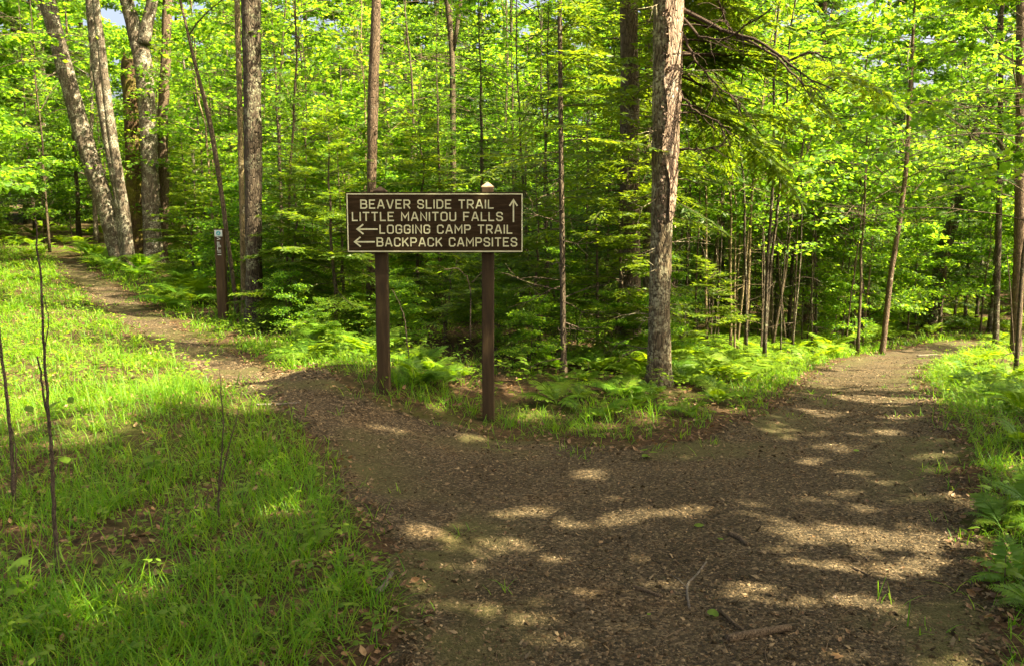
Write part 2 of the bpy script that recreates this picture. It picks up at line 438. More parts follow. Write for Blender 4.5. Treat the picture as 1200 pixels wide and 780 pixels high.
# ------------------------------------------------------------------ ground and path
def moss(X, Y):
    """how mossy the trodden ground is: patches towards the rim and in the middle of the fork"""
    sd = pip(PATH, X, Y)
    f = smooth(.46, .60, fbm(np.asarray(X) * 1.9 + 31, np.asarray(Y) * 2.4, 71))
    return np.clip(smooth(.75, .05, sd) * f * .9 + .8 * np.exp(-((np.asarray(X) + .35) ** 2 / .12 + (np.asarray(Y) - 4.35) ** 2 / .05)) * smooth(.3, .6, f + .3), 0, .9) * .85 * (.35 + fbm(np.asarray(X) * 14, np.asarray(Y) * 14, 73))
def build_ground():
    def axis(lo, hi, step, far):
        a = list(np.arange(lo, hi + 1e-6, step)); k = step
        while a[-1] < far: k *= 1.35; a.append(a[-1] + k)
        k = step
        while a[0] > -far: k *= 1.35; a.insert(0, a[0] - k)
        return np.array(a)
    xs = axis(-9, 9, .14, 420); ys = axis(1.0, 22, .14, 420)
    X, Y = np.meshgrid(xs, ys)
    Z = height(X, Y) + 0.02 * (fbm(X * 5, Y * 5, 21) - .5) * (np.hypot(X, Y) < 30)
    n, mcol = X.shape
    i = np.arange(n - 1)[:, None] * mcol; j = np.arange(mcol - 1)[None]
    Q = np.stack([i + j, i + j + 1, i + j + 1 + mcol, i + j + mcol], -1).reshape(-1, 4)
    g = Geo(); g.add(np.stack([X, Y, Z], -1).reshape(-1, 3), None, Q)
    o = link("ground", g.mesh("ground", M['ground'], True))
    tag(o, "leaf strewn forest floor under the trees", kind="structure")
    # path sheet: sinks below the ground at its ragged rim
    step = .06
    xs = np.arange(-11, 15, step); ys = np.arange(-2.0, 28, step)
    X, Y = np.meshgrid(xs, ys)
    rough = pip(PATH, X, Y)
    keep = rough > -.3
    sd = rough + .16 * (fbm(X * 2.2, Y * 2.2, 11) - .5) + .12 * (fbm(X * 7, Y * 7, 12) - .5)
    Z = height(X, Y) + .03 * np.clip(smooth(-.18, .22, sd) - .42, -1, .5) + .012 * (fbm(X * 6, Y * 6, 14) - .5)
    n, mcol = X.shape
    i = np.arange(n - 1)[:, None] * mcol; j = np.arange(mcol - 1)[None]
    Q = np.stack([i + j, i + j + 1, i + j + 1 + mcol, i + j + mcol], -1).reshape(-1, 4)
    Q = Q[keep.ravel()[Q].all(1)]
    used = np.unique(Q); mp = np.full(X.size, -1); mp[used] = np.arange(len(used))
    g = Geo(); g.add(np.stack([X, Y, Z], -1).reshape(-1, 3)[used], None, mp[Q])
    me = g.mesh("path", M['path'], True)
    av = me.attributes.new("moss", 'FLOAT', 'POINT'); av.data.foreach_set("value", moss(X, Y).ravel()[used].astype(np.float32))
    o = link("path", me)
    tag(o, "forked trail of trodden brown gravel and dirt", kind="structure")
build_ground()

# ------------------------------------------------------------------ where the sun reaches the floor through the leaves
_lit_px = [  # centre x, y, half width, half height (photograph pixels), each a gap in the leaves overhead
    (60, 425, 90, 42), (190, 455, 110, 30), (280, 474, 50, 10), (90, 372, 80, 16), (40, 320, 50, 30), (130, 480, 90, 14), (20, 480, 50, 18),
    (130, 395, 60, 14), (250, 420, 30, 10), (300, 447, 40, 5), (385, 490, 40, 5), (455, 500, 34, 5), (545, 512, 28, 7), (500, 470, 30, 12), (480, 455, 20, 8),
    (545, 455, 22, 12), (430, 440, 30, 10), (360, 425, 26, 9), (695, 612, 42, 9), (730, 602, 26, 8), (752, 597, 32, 6), (690, 552, 24, 6), (720, 582, 22, 5),
    (565, 636, 46, 10), (655, 655, 20, 7), (630, 700, 22, 6), (560, 708, 62, 9), (615, 718, 40, 7), (650, 746, 34, 7), (540, 660, 26, 6), (520, 745, 26, 6),
    (788, 681, 26, 6), (792, 697, 22, 5), (760, 648, 20, 5), (868, 596, 18, 5), (905, 604, 20, 5), (815, 590, 24, 4), (885, 587, 18, 4),
    (927, 505, 22, 6), (955, 537, 20, 5), (1010, 549, 28, 5), (1005, 593, 22, 6), (985, 630, 60, 7), (960, 655, 40, 6), (1030, 668, 60, 8), (1080, 660, 34, 6),
    (1105, 688, 55, 6), (1080, 640, 40, 6), (950, 703, 26, 6), (920, 692, 16, 4), (1160, 640, 30, 16), (1170, 660, 26, 10), (1100, 535, 34, 6), (1110, 550, 25, 5),
    (1075, 467, 30, 5), (1040, 452, 30, 4), (1000, 445, 34, 4), (1040, 430, 30, 4), (1090, 580, 34, 5), (1140, 590, 30, 10), (1060, 610, 40, 6), (990, 615, 34, 5),
    (1140, 440, 50, 22), (1180, 480, 30, 20), (1110, 455, 24, 10), (1180, 550, 30, 14), (1190, 620, 20, 12), (1130, 410, 60, 12),
    (155, 690, 22, 7), (75, 655, 16, 6), (240, 640, 20, 6), (330, 600, 24, 8), (390, 650, 22, 8), (300, 560, 26, 7), (180, 600, 20, 6), (70, 560, 24, 8),
    (110, 730, 26, 7), (250, 720, 22, 6), (420, 690, 16, 6), (360, 715, 24, 6), (30, 620, 18, 6),
    (640, 430, 26, 12), (720, 470, 24, 9), (790, 462, 34, 12), (690, 415, 22, 8), (830, 440, 40, 14), (600, 450, 18, 10), (760, 490, 26, 7), (870, 425, 50, 14), (920, 410, 60, 12),
    (160, 330, 50, 12), (215, 352, 50, 14), (250, 375, 40, 10), (330, 400, 50, 10), (400, 420, 30, 8), (120, 310, 40, 8), (960, 395, 50, 8), (1060, 385, 60, 9), (850, 400, 40, 8), (560, 425, 30, 10), (520, 400, 26, 9),
    (900, 640, 40, 6), (860, 660, 30, 5), (1040, 625, 50, 6), (930, 620, 30, 5), (1000, 700, 40, 6), (880, 690, 26, 5), (1060, 720, 40, 6), (700, 690, 26, 5), (740, 735, 30, 6), (990, 575, 34, 5), (950, 580, 24, 4), (1050, 560, 30, 5), (985, 520, 30, 4), (1040, 505, 30, 4), (1060, 485, 30, 4), (970, 480, 26, 4), (1010, 465, 30, 4), (640, 590, 24, 5), (590, 600, 20, 5), (480, 690, 18, 6), (500, 620, 20, 6),
    (620, 490, 24, 6), (700, 500, 24, 5), (840, 480, 20, 8)]
LIT = []
for (cx, cy_, hw, hh) in _lit_px:
    a = Gd(cx, cy_); b = Gd(cx + hw, cy_); c1 = Gd(cx, cy_ - hh); c2 = Gd(cx, cy_ + hh)
    za = float(height0(a[0], a[1]))
    a = a - S_DIR[:2] / S_DIR[2] * za              # carried along the sun ray to z = 0
    LIT.append((a[0], a[1], max(.04, abs(b[0] - a[0]) if abs(za) < .02 else hw * Gd(cx, cy_)[1] / FPX), max(.035, abs(c1[1] - c2[1]) / 2)))
LIT = np.array(LIT) + [0, 0, .038, .026]
LITSEG = []; SHADE = []; CAPS = []
TRAIL = [Gd(75, 292), Gd(110, 335), Gd(200, 395), Gd(330, 455), Gd(420, 490)]
def sunproj(p):
    p = np.asarray(p, float)
    return p[..., :2] - p[..., 2:3] * (S_DIR[:2] / S_DIR[2])
def lit_mask(p):
    """True where the sun ray through p ends in one of the gaps"""
    q = sunproj(p)
    m = np.zeros(len(q), bool)
    wob = 1 + 2.4 * (fbm(q[:, 0] * 5, q[:, 1] * 9, 31, 2) - .5)
    for (x, y, a, b) in LIT:
        m |= ((q[:, 0] - x) / a) ** 2 + ((q[:, 1] - y) / b) ** 2 < wob
    for (s0, s1, r) in LITSEG:
        d = s1 - s0; t = np.clip(((q - s0) @ d) / (d @ d), 0, 1)
        m |= np.linalg.norm(q - s0 - t[:, None] * d, axis=1) < r
    # many small chance gaps
    m |= fbm(q[:, 0] * 3.1 + 40, q[:, 1] * 5.2, 33) > .77
    for s0, r in SHADE:
        m &= np.linalg.norm(q - s0, axis=1) > r
    for (s0, s1, r) in CAPS:
        m |= np.linalg.norm(q - s0, axis=1) < r
    # leaves cleared so that the sun reaches the wood behind the fork
    lane = np.full(len(q), 9.0)
    for a, b in zip(TRAIL, TRAIL[1:]):
        v = b - a; t = np.clip((q - a) @ v / (v @ v), 0, 1)
        lane = np.minimum(lane, np.linalg.norm(q - a - t[:, None] * v, axis=1))
    f = fbm(q[:, 0] * 1.3 + 11, q[:, 1] * 1.3, 35)
    m |= (q[:, 1] > 8.7) & (f > np.where(lane < .55, .62, .38))
    m |= (q[:, 0] > .4) & (fbm(q[:, 0] * 3.0 + 53, q[:, 1] * 9, 38) > .70)
    return m

# ------------------------------------------------------------------ tree growers (all around the origin, z up)
def grow_broadleaf(rng, H, r0, cb, spread, n_br, n_tw, n_lf, lsize, tpl, trunk=True, lean=(0, 0), flat=.3, keep=None, origin=None, axis=None, elev=(25, 55), nj=.5):
    wood = Geo(); crown = Geo()
    if axis is None:
        k = 16
        zz = np.linspace(0, H, k)
        wob = np.cumsum(rng.normal(0, .035, (k, 2)), 0) * (zz / H)[:, None] * 1.5
        axis = np.stack([lean[0] * zz + wob[:, 0], lean[1] * zz + wob[:, 1], zz], 1)
    def at(h):
        return np.array([np.interp(h, axis[:, 2], axis[:, 0]), np.interp(h, axis[:, 2], axis[:, 1]), h])
    if trunk:
        rr = r0 * (1 - .85 * axis[:, 2] / H); rr[0] *= 1.35
        tube(wood, axis, rr, 8, bumpy=.10, rng=rng)
    az = rng.random() * 6.28
    C, A, Nn, Sz = [], [], [], []
    for i in range(n_br):
        u = (i + rng.random()) / n_br
        h = cb + (H - cb) * u * .97
        az += 2.4 + rng.normal(0, .4)
        L = spread * (1 - .62 * u) * rng.uniform(.65, 1.15)
        e = R(rng.uniform(*elev))
        d = np.array([math.cos(az) * math.cos(e), math.sin(az) * math.cos(e), math.sin(e)])
        pts = curve(at(h), d, L, 8, (0, 0, -.55), rng, .07)
        br = max(.006, r0 * .32 * (1 - .6 * u))
        tube(wood, pts, np.linspace(br, .004, 8), 4, cap=False)
        for j in range(n_tw):
            t = .22 + .78 * (j + rng.random()) / n_tw
            k = min(6, int(t * 7)); f = t * 7 - k
            p0 = pts[k] * (1 - f) + pts[k + 1] * f
            dd = rot(pts[k + 1] - pts[k])
            a2 = (1 if j % 2 else -1) * R(rng.uniform(25, 75))
            ca, sa = math.cos(a2), math.sin(a2)
            d2 = np.array([dd[0] * ca - dd[1] * sa, dd[0] * sa + dd[1] * ca, dd[2] * .4 + rng.normal(0, .12)])
            l2 = L * rng.uniform(.16, .36) * (1.15 - .5 * t) + .12
            tp = curve(p0, rot(d2), l2, 4, (0, 0, -.2), rng, .1)
            tube(wood, tp, [.005, .004, .003, .002], 3, cap=False)
            m = max(2, int(n_lf * rng.uniform(.6, 1.3)))
            s = rng.random(m) ** .7 * 3
            kk = np.minimum(2, s.astype(int)); ff = (s - kk)[:, None]
            c = tp[kk] * (1 - ff) + tp[kk + 1] * ff
            c = c + rng.normal(0, 1, (m, 3)) * np.array([.11, .11, .11 * flat]) * (.6 + l2)
            ax = rot(d2)[None] * .5 + rng.normal(0, .6, (m, 3)) * [1, 1, .4] + [0, 0, -.12]
            C.append(c); A.append(ax); Nn.append(np.array([0, 0, 1.0]) + rng.normal(0, nj, (m, 3))); Sz.append(lsize * rng.uniform(.6, 1.2, m))
    C = np.concatenate(C); A = np.concatenate(A); Nn = np.concatenate(Nn); Sz = np.concatenate(Sz)
    if keep is not None:
        kp = keep(C + rot(A) * (Sz * .5)[:, None] + (origin if origin is not None else 0))
        C, A, Nn, Sz = C[kp], A[kp], Nn[kp], Sz[kp]
    if len(C): leaves(crown, C, A, Nn, Sz, tpl)
    return wood, crown

def bough(rng, wood, lists, p_start, az, e, L, droop, nlen, step, tw_step):
    """one flat needle-clad branch"""
    C, A, Nn, Sz = lists
    pts = curve(p_start, (math.cos(az) * math.cos(e), math.sin(az) * math.cos(e), math.sin(e)), L, 7, (0, 0, droop), rng, .05)
    tube(wood, pts, np.linspace(max(.003, .007 * L), .0015, 7), 3, cap=False)
    s = .18 * L + tw_step * rng.random()
    sg = 1
    while s < L:
        t = s / L * 6; k = min(5, int(t)); f = t - k
        p0 = pts[k] * (1 - f) + pts[k + 1] * f
        dd = rot(pts[k + 1] - pts[k])
        a2 = sg * R(rng.uniform(42, 62))
        ca, sa = math.cos(a2), math.sin(a2)
        d2 = rot(np.array([dd[0] * ca - dd[1] * sa, dd[0] * sa + dd[1] * ca, dd[2] - .12 + rng.normal(0, .08)]))
        l2 = (.42 * (L - s) + .06) * rng.uniform(.7, 1.1)
        m = max(2, int(l2 / step))
        ss = (np.arange(m) + rng.random(m) * .6) / m * l2
        c = p0 + d2 * ss[:, None] + np.array([0, 0, -.25]) * (ss[:, None] ** 2)
        sd = np.where(np.arange(m) % 2, 1, -1)[:, None]
        lat = np.cross(d2, [0, 0, 1.0])
        ax = d2 * .8 + lat * sd * .75 + rng.normal(0, .15, (m, 3))
        C.append(c); A.append(ax); Nn.append(np.array([0, 0, 1.0]) + rng.normal(0, .35, (m, 3)))
        Sz.append(nlen * rng.uniform(.7, 1.2, m))
        sg = -sg; s += tw_step * rng.uniform(.7, 1.3) * .5
    C.append(pts[-2:]); A.append(np.repeat(rot(pts[-1:] - pts[-2:-1]), 2, 0)); Nn.append(np.array([[0, 0, 1.0]] * 2)); Sz.append(np.full(2, nlen))

def grow_conifer(rng, H, r0, cb, L0, spacing, nlen, step, dead_to=0.0, droop=-.25, trunk=True, axis=None, tw_step=.09, per=3, keep=None, origin=None):
    wood = Geo(); crown = Geo()
    if axis is None:
        zz = np.linspace(0, H, 16)
        wob = np.cumsum(rng.normal(0, .02, (16, 2)), 0)
        axis = np.stack([wob[:, 0], wob[:, 1], zz], 1); axis[0, :2] = 0
    def at(h):
        return np.array([np.interp(h, axis[:, 2], axis[:, 0]), np.interp(h, axis[:, 2], axis[:, 1]), h])
    if trunk:
        rr = r0 * (1 - .93 * axis[:, 2] / H); rr[0] *= 1.3
        tube(wood, axis, rr, 8, bumpy=.10, rng=rng)
    h = .25 + .1 * rng.random()
    C, A, Nn, Sz = [], [], [], []
    while h < H * .985:
        u = h / H
        for q in range(per if h > cb else 2):
            az = rng.random() * 6.283
            hh = h + rng.uniform(-.4, .4) * spacing
            if h < max(cb, dead_to) and rng.random() < (1.0 if h < cb else .55):      # bare dead branch
                if h > .2:
                    L = rng.uniform(.25, .6) * min(1.0, L0)
                    e = rng.uniform(-.3, .35)
                    pts = curve(at(hh), (math.cos(az), math.sin(az), e), L, 5, (0, 0, -.35), rng, .14)
                    tube(wood, pts, np.linspace(.007, .002, 5), 3, cap=False)
                    for w in range(3):
                        k = int(rng.integers(1, 4))
                        d = rot(pts[k] - pts[k - 1]) + rng.normal(0, .7, 3)
                        tube(wood, curve(pts[k], rot(d), L * .4, 3, (0, 0, -.2), rng, .15), [.004, .003, .0015], 3, cap=False)
                continue
            L = (L0 * (1 - u) ** .75 * (1 if h > cb else .6) + .10) * rng.uniform(.7, 1.1)
            e = R(22) * u * 1.6 + rng.normal(0, .1) - .05
            bough(rng, wood, (C, A, Nn, Sz), at(hh), az, e, L, droop, nlen, step, tw_step)
        h += spacing * rng.uniform(.7, 1.3)
    if C:
        C = np.concatenate(C); A = np.concatenate(A); Nn = np.concatenate(Nn); Sz = np.concatenate(Sz)
        if keep is not None:
            kp = keep(C + (origin if origin is not None else 0)); C, A, Nn, Sz = C[kp], A[kp], Nn[kp], Sz[kp]
        leaves(crown, C, A, Nn, Sz, TPL_NEEDLE)
    return wood, crown

# ------------------------------------------------------------------ the sign
def ribbon(geo, pts, w, z0, z1, closed=False):
    """mitred stroke in the x-z plane, front face at y = -z1"""
    p = np.array(pts, float); n = len(p)
    L, Rr = [], []
    for i in range(n):
        a = p[i - 1] if (i > 0 or closed) else None
        b = p[(i + 1) % n] if (i < n - 1 or closed) else None
        da = (p[i] - a) if a is not None else (b - p[i]); da = da / np.linalg.norm(da)
        db = (b - p[i]) if b is not None else da; db = db / np.linalg.norm(db)
        na = np.array([-da[1], da[0]]); nb = np.array([-db[1], db[0]])
        mt = na + nb; mt = mt / max(1e-6, np.linalg.norm(mt))
        k = min(1.8, 1 / max(.2, mt @ na))
        ext = np.zeros(2)
        if a is None: ext = -da * w * .35
        if b is None: ext = da * w * .35
        L.append(p[i] + ext + mt * k * w / 2); Rr.append(p[i] + ext - mt * k * w / 2)
    V = []
    for i in range(n):
        for q in (L[i], Rr[i]):
            V.append((q[0], -z1, q[1]))
        for q in (L[i], Rr[i]):
            V.append((q[0], -z0, q[1]))
    Q = []
    m = n if closed else n - 1
    for i in range(m):
        a, b = 4 * i, 4 * ((i + 1) % n)
        Q += [(a, a + 1, b + 1, b), (a + 2, a, b, b + 2), (a + 1, a + 3, b + 3, b + 1)]
    if not closed:
        Q += [(0, 2, 3, 1), (4 * (n - 1), 4 * (n - 1) + 1, 4 * (n - 1) + 3, 4 * (n - 1) + 2)]
    geo.add(V, None, Q)

_P = [(0, 0), (0, 1), (.5, 1), (.65, .86), (.65, .6), (.5, .46), (.06, .46)]
FONT = {
    'A': (.75, [[(0, 0), (.31, 1), (.44, 1), (.75, 0)], [(.16, .3), (.59, .3)]]),
    'B': (.68, [[(0, 0), (0, 1), (.5, 1), (.65, .87), (.65, .65), (.54, .53), (.68, .4), (.68, .13), (.53, 0), 'c'], [(.07, .53), (.48, .53)]]),
    'C': (.65, [[(.65, .74), (.65, .86), (.5, 1), (.15, 1), (0, .86), (0, .14), (.15, 0), (.5, 0), (.65, .14), (.65, .26)]]),
    'D': (.66, [[(0, 0), (0, 1), (.46, 1), (.66, .8), (.66, .2), (.46, 0), 'c']]),
    'E': (.6, [[(.6, 1), (0, 1), (0, 0), (.6, 0)], [(.07, .52), (.48, .52)]]),
    'F': (.6, [[(.6, 1), (0, 1), (0, 0)], [(.07, .5), (.48, .5)]]),
    'G': (.65, [[(.65, .76), (.65, .86), (.5, 1), (.15, 1), (0, .86), (0, .14), (.15, 0), (.5, 0), (.65, .14), (.65, .48), (.36, .48)]]),
    'I': (0, [[(0, 0), (0, 1)]]),
    'K': (.65, [[(0, 0), (0, 1)], [(.62, 1), (.06, .42)], [(.25, .58), (.65, 0)]]),
    'L': (.55, [[(0, 1), (0, 0), (.55, 0)]]),
    'M': (.8, [[(0, 0), (0, 1), (.4, .35), (.8, 1), (.8, 0)]]),
    'N': (.65, [[(0, 0), (0, 1), (.65, 0), (.65, 1)]]),
    'O': (.68, [[(.16, 0), (0, .15), (0, .85), (.16, 1), (.52, 1), (.68, .85), (.68, .15), (.52, 0), 'c']]),
    'P': (.65, [_P]),
    'R': (.66, [_P, [(.34, .44), (.66, 0)]]),
    'S': (.65, [[(.63, .76), (.63, .87), (.48, 1), (.15, 1), (0, .86), (0, .66), (.14, .54), (.5, .47), (.65, .34), (.65, .14), (.5, 0), (.15, 0), (0, .14), (0, .24)]]),
    'T': (.66, [[(0, 1), (.66, 1)], [(.33, .94), (.33, 0)]]),
    'U': (.65, [[(0, 1), (0, .14), (.15, 0), (.5, 0), (.65, .14), (.65, 1)]]),
    'V': (.72, [[(0, 1), (.31, 0), (.41, 0), (.72, 1)]]),
}
def box_geo(x0, x1, y0, y1, z0, z1, ch=.006):
    """box with chamfered edges round the front and long sides"""
    import bmesh
    bm = bmesh.new()
    bmesh.ops.create_cube(bm, size=1)
    for v in bm.verts:
        v.co = ((x0 + x1) / 2 + v.co.x * (x1 - x0), (y0 + y1) / 2 + v.co.y * (y1 - y0), (z0 + z1) / 2 + v.co.z * (z1 - z0))
    bmesh.ops.bevel(bm, geom=list(bm.edges), offset=ch, segments=2, affect='EDGES')
    return bm
def bm_mesh(bm, name, m):
    me = bpy.data.meshes.new(name); bm.to_mesh(me); bm.free(); me.materials.append(m); return me
def post_mesh(h, w, m, name, pyramid=.03, below=.25):
    import bmesh
    bm = bmesh.new()
    c = w * .07; hw = w / 2
    ring = [(hw - c, -hw), (hw, -hw + c), (hw, hw - c), (hw - c, hw), (-hw + c, hw), (-hw, hw - c), (-hw, -hw + c), (-hw + c, -hw)]
    zs = [-below, 0, h * .25, h * .5, h * .75, h - pyramid]
    rows = []
    for k, z in enumerate(zs):
        rows.append([bm.verts.new((x + .002 * math.sin(k * 2.1), y + .002 * math.cos(k * 1.7), z)) for x, y in ring])
    for a, b in zip(rows, rows[1:]):
        for i in range(8):
            bm.faces.new((a[i], a[(i + 1) % 8], b[(i + 1) % 8], b[i]))
    bm.faces.new(rows[-1])
    bmesh.ops.recalc_face_normals(bm, faces=bm.faces)
    return bm_mesh(bm, name, m)

def build_sign():
    Yb = 6.62                                   # board plane
    k = Yb / FPX
    def X(px): return P(px, 261, Yb)[0]
    def Z(py): return P(510, py, Yb)[2]
    cx, cz = X(509.5), Z(261)
    root = empty("trail_sign", (cx, Yb, float(height(cx, Yb + .07))))
    tag(root, "brown wooden trail sign with cream lettering on two posts", "sign")
    bz = cz - root.location.z
    w, h = X(613) - X(406.5), Z(225.5) - Z(296.5)
    bm = box_geo(-w / 2, w / 2, -.022, .022, -h / 2, h / 2, .005)
    board = link("board", bm_mesh(bm, "board", M['sign']), root, (0, 0, bz))
    zoom = lambda zx, zy: ((zx - 601.5) / 5.0 * k / 1.0, -(zy - 304) / 5.0 * k)     # 5x enlargement of the board
    # routed border line
    g = Geo()
    ribbon(g, [zoom(98, 140), zoom(1109, 140), zoom(1109, 470), zoom(98, 470)], 6.8 / 5 * k, .0205, .0226, True)
    link("border_line", g.mesh("border_line", M['cream']), board)
    sw = 7.6 / 5 * k
    for (txt, x0, x1, y0, y1) in (("BEAVER SLIDE TRAIL", 172, 947, 170, 226), ("LITTLE MANITOU FALLS", 122, 1000, 241, 297),
                                  ("LOGGING CAMP TRAIL", 280, 1055, 314, 370), ("BACKPACK CAMPSITES", 262, 1083, 388, 444)):
        hh = (y1 - y0 - 10.5)
        adv = []; x = 0
        for ch in txt:
            if ch == ' ': x += .62; continue
            adv.append((ch, x)); x += FONT[ch][0] + .36
        tot = x - .36
        sx = (x1 - x0 - 10.5) / tot
        for ch, ax in adv:
            g = Geo()
            for q, st in enumerate(FONT[ch][1]):
                cl = st[-1] == 'c'
                st = st[:-1] if cl else st
                pts = [zoom(x0 + 5 + (ax + u) * sx, y1 - 5 - v * hh) for u, v in st]
                ribbon(g, pts, sw, .0205, .0226 + .0002 * q, cl)
            link("letter", g.mesh("letter", M['cream']), board)
    for st in ([[(1059, 298), (1059, 180)], [(1038, 206), (1059, 174), (1080, 206)]], [[(268, 342), (160, 342)], [(186, 316), (152, 342), (186, 368)]],
               [[(250, 415), (144, 415)], [(168, 389), (136, 415), (168, 441)]]):
        g = Geo()
        for q, s in enumerate(st):
            ribbon(g, [zoom(*a) for a in s], 8.5 / 5 * k, .0205, .0226 + .0002 * q)
        link("arrow", g.mesh("arrow", M['cream']), board)
    for px, base, top in ((450.5, 460, 220), (572.5, 493, 215)):
        yc = Yb + .022 + .047
        b = P(px, base, yc); x = b[0]
        gz = float(height(x, yc))
        ht = P(px, top, yc)[2] - gz
        po = link("post", post_mesh(ht, .092, M['post'], "post"), root, (x - cx, yc - Yb, gz - root.location.z))
        g = Geo(); a = .046; e = .0465
        V = [(-e, -e, ht - .031), (e, -e, ht - .031), (e, e, ht - .031), (-e, e, ht - .031), (-e, -e, ht - .024), (e, -e, ht - .024), (e, e, ht - .024), (-e, e, ht - .024), (0, 0, ht + .012)]
        g.add(V, [(4, 5, 8), (5, 6, 8), (6, 7, 8), (7, 4, 8)], [(0, 1, 5, 4), (1, 2, 6, 5), (2, 3, 7, 6), (3, 0, 4, 7)])
        link("post_cap", g.mesh("post_cap", M['post_cap_lit'] if px > 500 else M['post']), po)  # only the right cap takes the painted sunlit tone
build_sign()

def build_marker():
    a = Gd(262, 375); x, y = a
    z = float(height(x, y)); k = y / FPX
    ht = P(262, 268, y)[2] - z
    root = empty("trail_marker", (x, y, z), R(4))
    tag(root, "slim brown marker post with small white and blue plate beside the narrow trail", "marker post")
    w = 10.5 * k
    link("post", post_mesh(ht, w, M['post'], "marker_post", .004), root)
    f = -w / 2
    bm = box_geo(-w * .42, w * .42, f - .006, f + .001, ht - .018 - 7.6 * k, ht - .018, .002)
    pl = link("plate", bm_mesh(bm, "plate", M['marker_white']), root)
    g = Geo(); cz = ht - .018 - 3.8 * k; r = 2.6 * k
    an = np.arange(10) / 10 * 6.283
    V = [(r * math.cos(t), f - .0085, cz + r * math.sin(t)) for t in an] + [(0, f - .0085, cz)]
    g.add(V, [(i, (i + 1) % 10, 10) for i in range(10)])
    link("blue_disc", g.mesh("blue_disc", M['marker_blue']), pl)
    g = Geo()
    ribbon(g, [(-.8 * k, cz - 1.2 * k), (0, cz + 1.2 * k), (.8 * k, cz - 1.2 * k)], .7 * k, -f + .008, -f + .0105)
    link("symbol", g.mesh("symbol", M['marker_white']), pl)
    # worn white characters running down the post below the plate
    zz = cz - 6.5 * k
    for st in ([[(-2, 2), (2, 0), (-2, -1)]], [[(-2, 2), (-2, -2), (2, -2)], [(0, 2), (0, -1.2)]], [[(2, 2), (-2, 2), (-2, -2), (2, -2)]], [[(-2, 1.5), (2, 1.5)], [(-2, -1.5), (2, -1.5)]]):
        g = Geo()
        for q, s in enumerate(st):
            ribbon(g, [(u * k * .9, zz + v * k) for u, v in s], .75 * k, -f - .001, -f + .003 + .0004 * q)
        link("character", g.mesh("character", M['marker_white']), root)
        zz -= 5.6 * k
build_marker()

# ------------------------------------------------------------------ the trees one can tell apart
def stem_from_px(pix, Y, H, straight=.6):
    """axis of a trunk that follows the photographed line (x, y, width) at distance Y, then goes on up to height H above its base"""
    k = Y / FPX
    pts = np.array([P(x, y, Y) for x, y, w in pix]); rad = np.array([w * k / 2 for *_, w in pix])
    base = pts[0].copy()
    base[2] = float(height(base[0], base[1])) - .06
    pts[0] = base
    seg = np.linalg.norm(np.diff(pts, axis=0), axis=1); s = np.concatenate([[0], np.cumsum(seg)])
    ss = np.arange(0, s[-1], .09)
    fine = np.stack([np.interp(ss, s, pts[:, i]) for i in range(3)], 1)
    ker = np.ones(9) / 9
    pad = np.pad(fine, ((4, 4), (0, 0)), 'edge'); sm = np.stack([np.convolve(pad[:, i], ker, 'valid') for i in range(3)], 1)
    sm[0] = fine[0]
    rr = np.interp(ss, s, rad)
    rr = rr * (1 + .45 * np.exp(-ss / .16))
    d = rot(sm[-1] - sm[-6]); p = sm[-1].copy(); r = rr[-1]
    ext = []; er = []
    z_end = base[2] + H
    r_start = r
    while p[2] < z_end:
        d = rot(d + np.array([0, 0, .06 * straight])); p = p + d * .45
        ext.append(p.copy()); er.append(max(.012, r_start * (z_end - p[2]) / max(.5, z_end - sm[-1][2])))
    if ext:
        sm = np.vstack([sm, ext]); rr = np.concatenate([rr, er])
    return sm, rr, base

def named_tree(name, label, cat, pix, Y, H, bark, crown=None, rng=None, sides=18, bumpy=.16, extra=None, group=None, slim=.82):
    if Y is None: Y = float(Gd(pix[0][0], pix[0][1])[1])
    ax, rr, base = stem_from_px(pix, Y, H)
    rr = rr * slim
    root = empty(name, base); tag(root, label, cat, group)
    loc = ax - base
    g = Geo(); tube(g, loc, rr, sides, bumpy=bumpy, rng=rng)
    if crown: crown(root, loc, rr, base, g)
    tr = link("trunk", g.mesh("trunk", M[bark], True), root)
    if extra: extra(root, loc, rr, base, Y)
    return root

def leaf_crown(rng, cb, spread, nb, nt_, nl, size=.13, tpl=TPL_RHOMB, matn='maple', bark='bark_maple', gaps=False, elev=(25, 55)):
    def f(root, loc, rr, base, tg):
        H = loc[-1, 2]
        keep = (lambda p: ~lit_mask(p)) if gaps else None
        w, c = grow_broadleaf(rng, H, max(.05, rr[len(rr) // 2]) * .8, cb, spread, nb, nt_, nl, size, tpl, False, axis=loc, keep=keep, origin=base, elev=elev)
        merge(tg, w)
        link("crown", c.mesh("crown", M[matn]), root)
    return f
def needle_crown(rng, cb, L0, spacing, nlen=.06, step=.03, bark='bark_fir', gaps=False, dead_to=0, droop=-.25, per=3, tw=.09, hmax=None, needle='fir'):
    return _needle_crown(rng, cb, L0, spacing, nlen, step, bark, gaps, dead_to, droop, per, tw, needle)
def _needle_crown(rng, cb, L0, spacing, nlen=.06, step=.03, bark='bark_fir', gaps=False, dead_to=0, droop=-.25, per=3, tw=.09, needle='fir'):
    def f(root, loc, rr, base, tg):
        keep = (lambda p: ~lit_mask(p)) if gaps else None
        w, c = grow_conifer(rng, loc[-1, 2], .05, cb, L0, spacing, nlen, step, dead_to, droop, False, loc, tw, per, keep, base)
        merge(tg, w)
        if c.n: link("crown", c.mesh("crown", M[needle]), root)
    return f

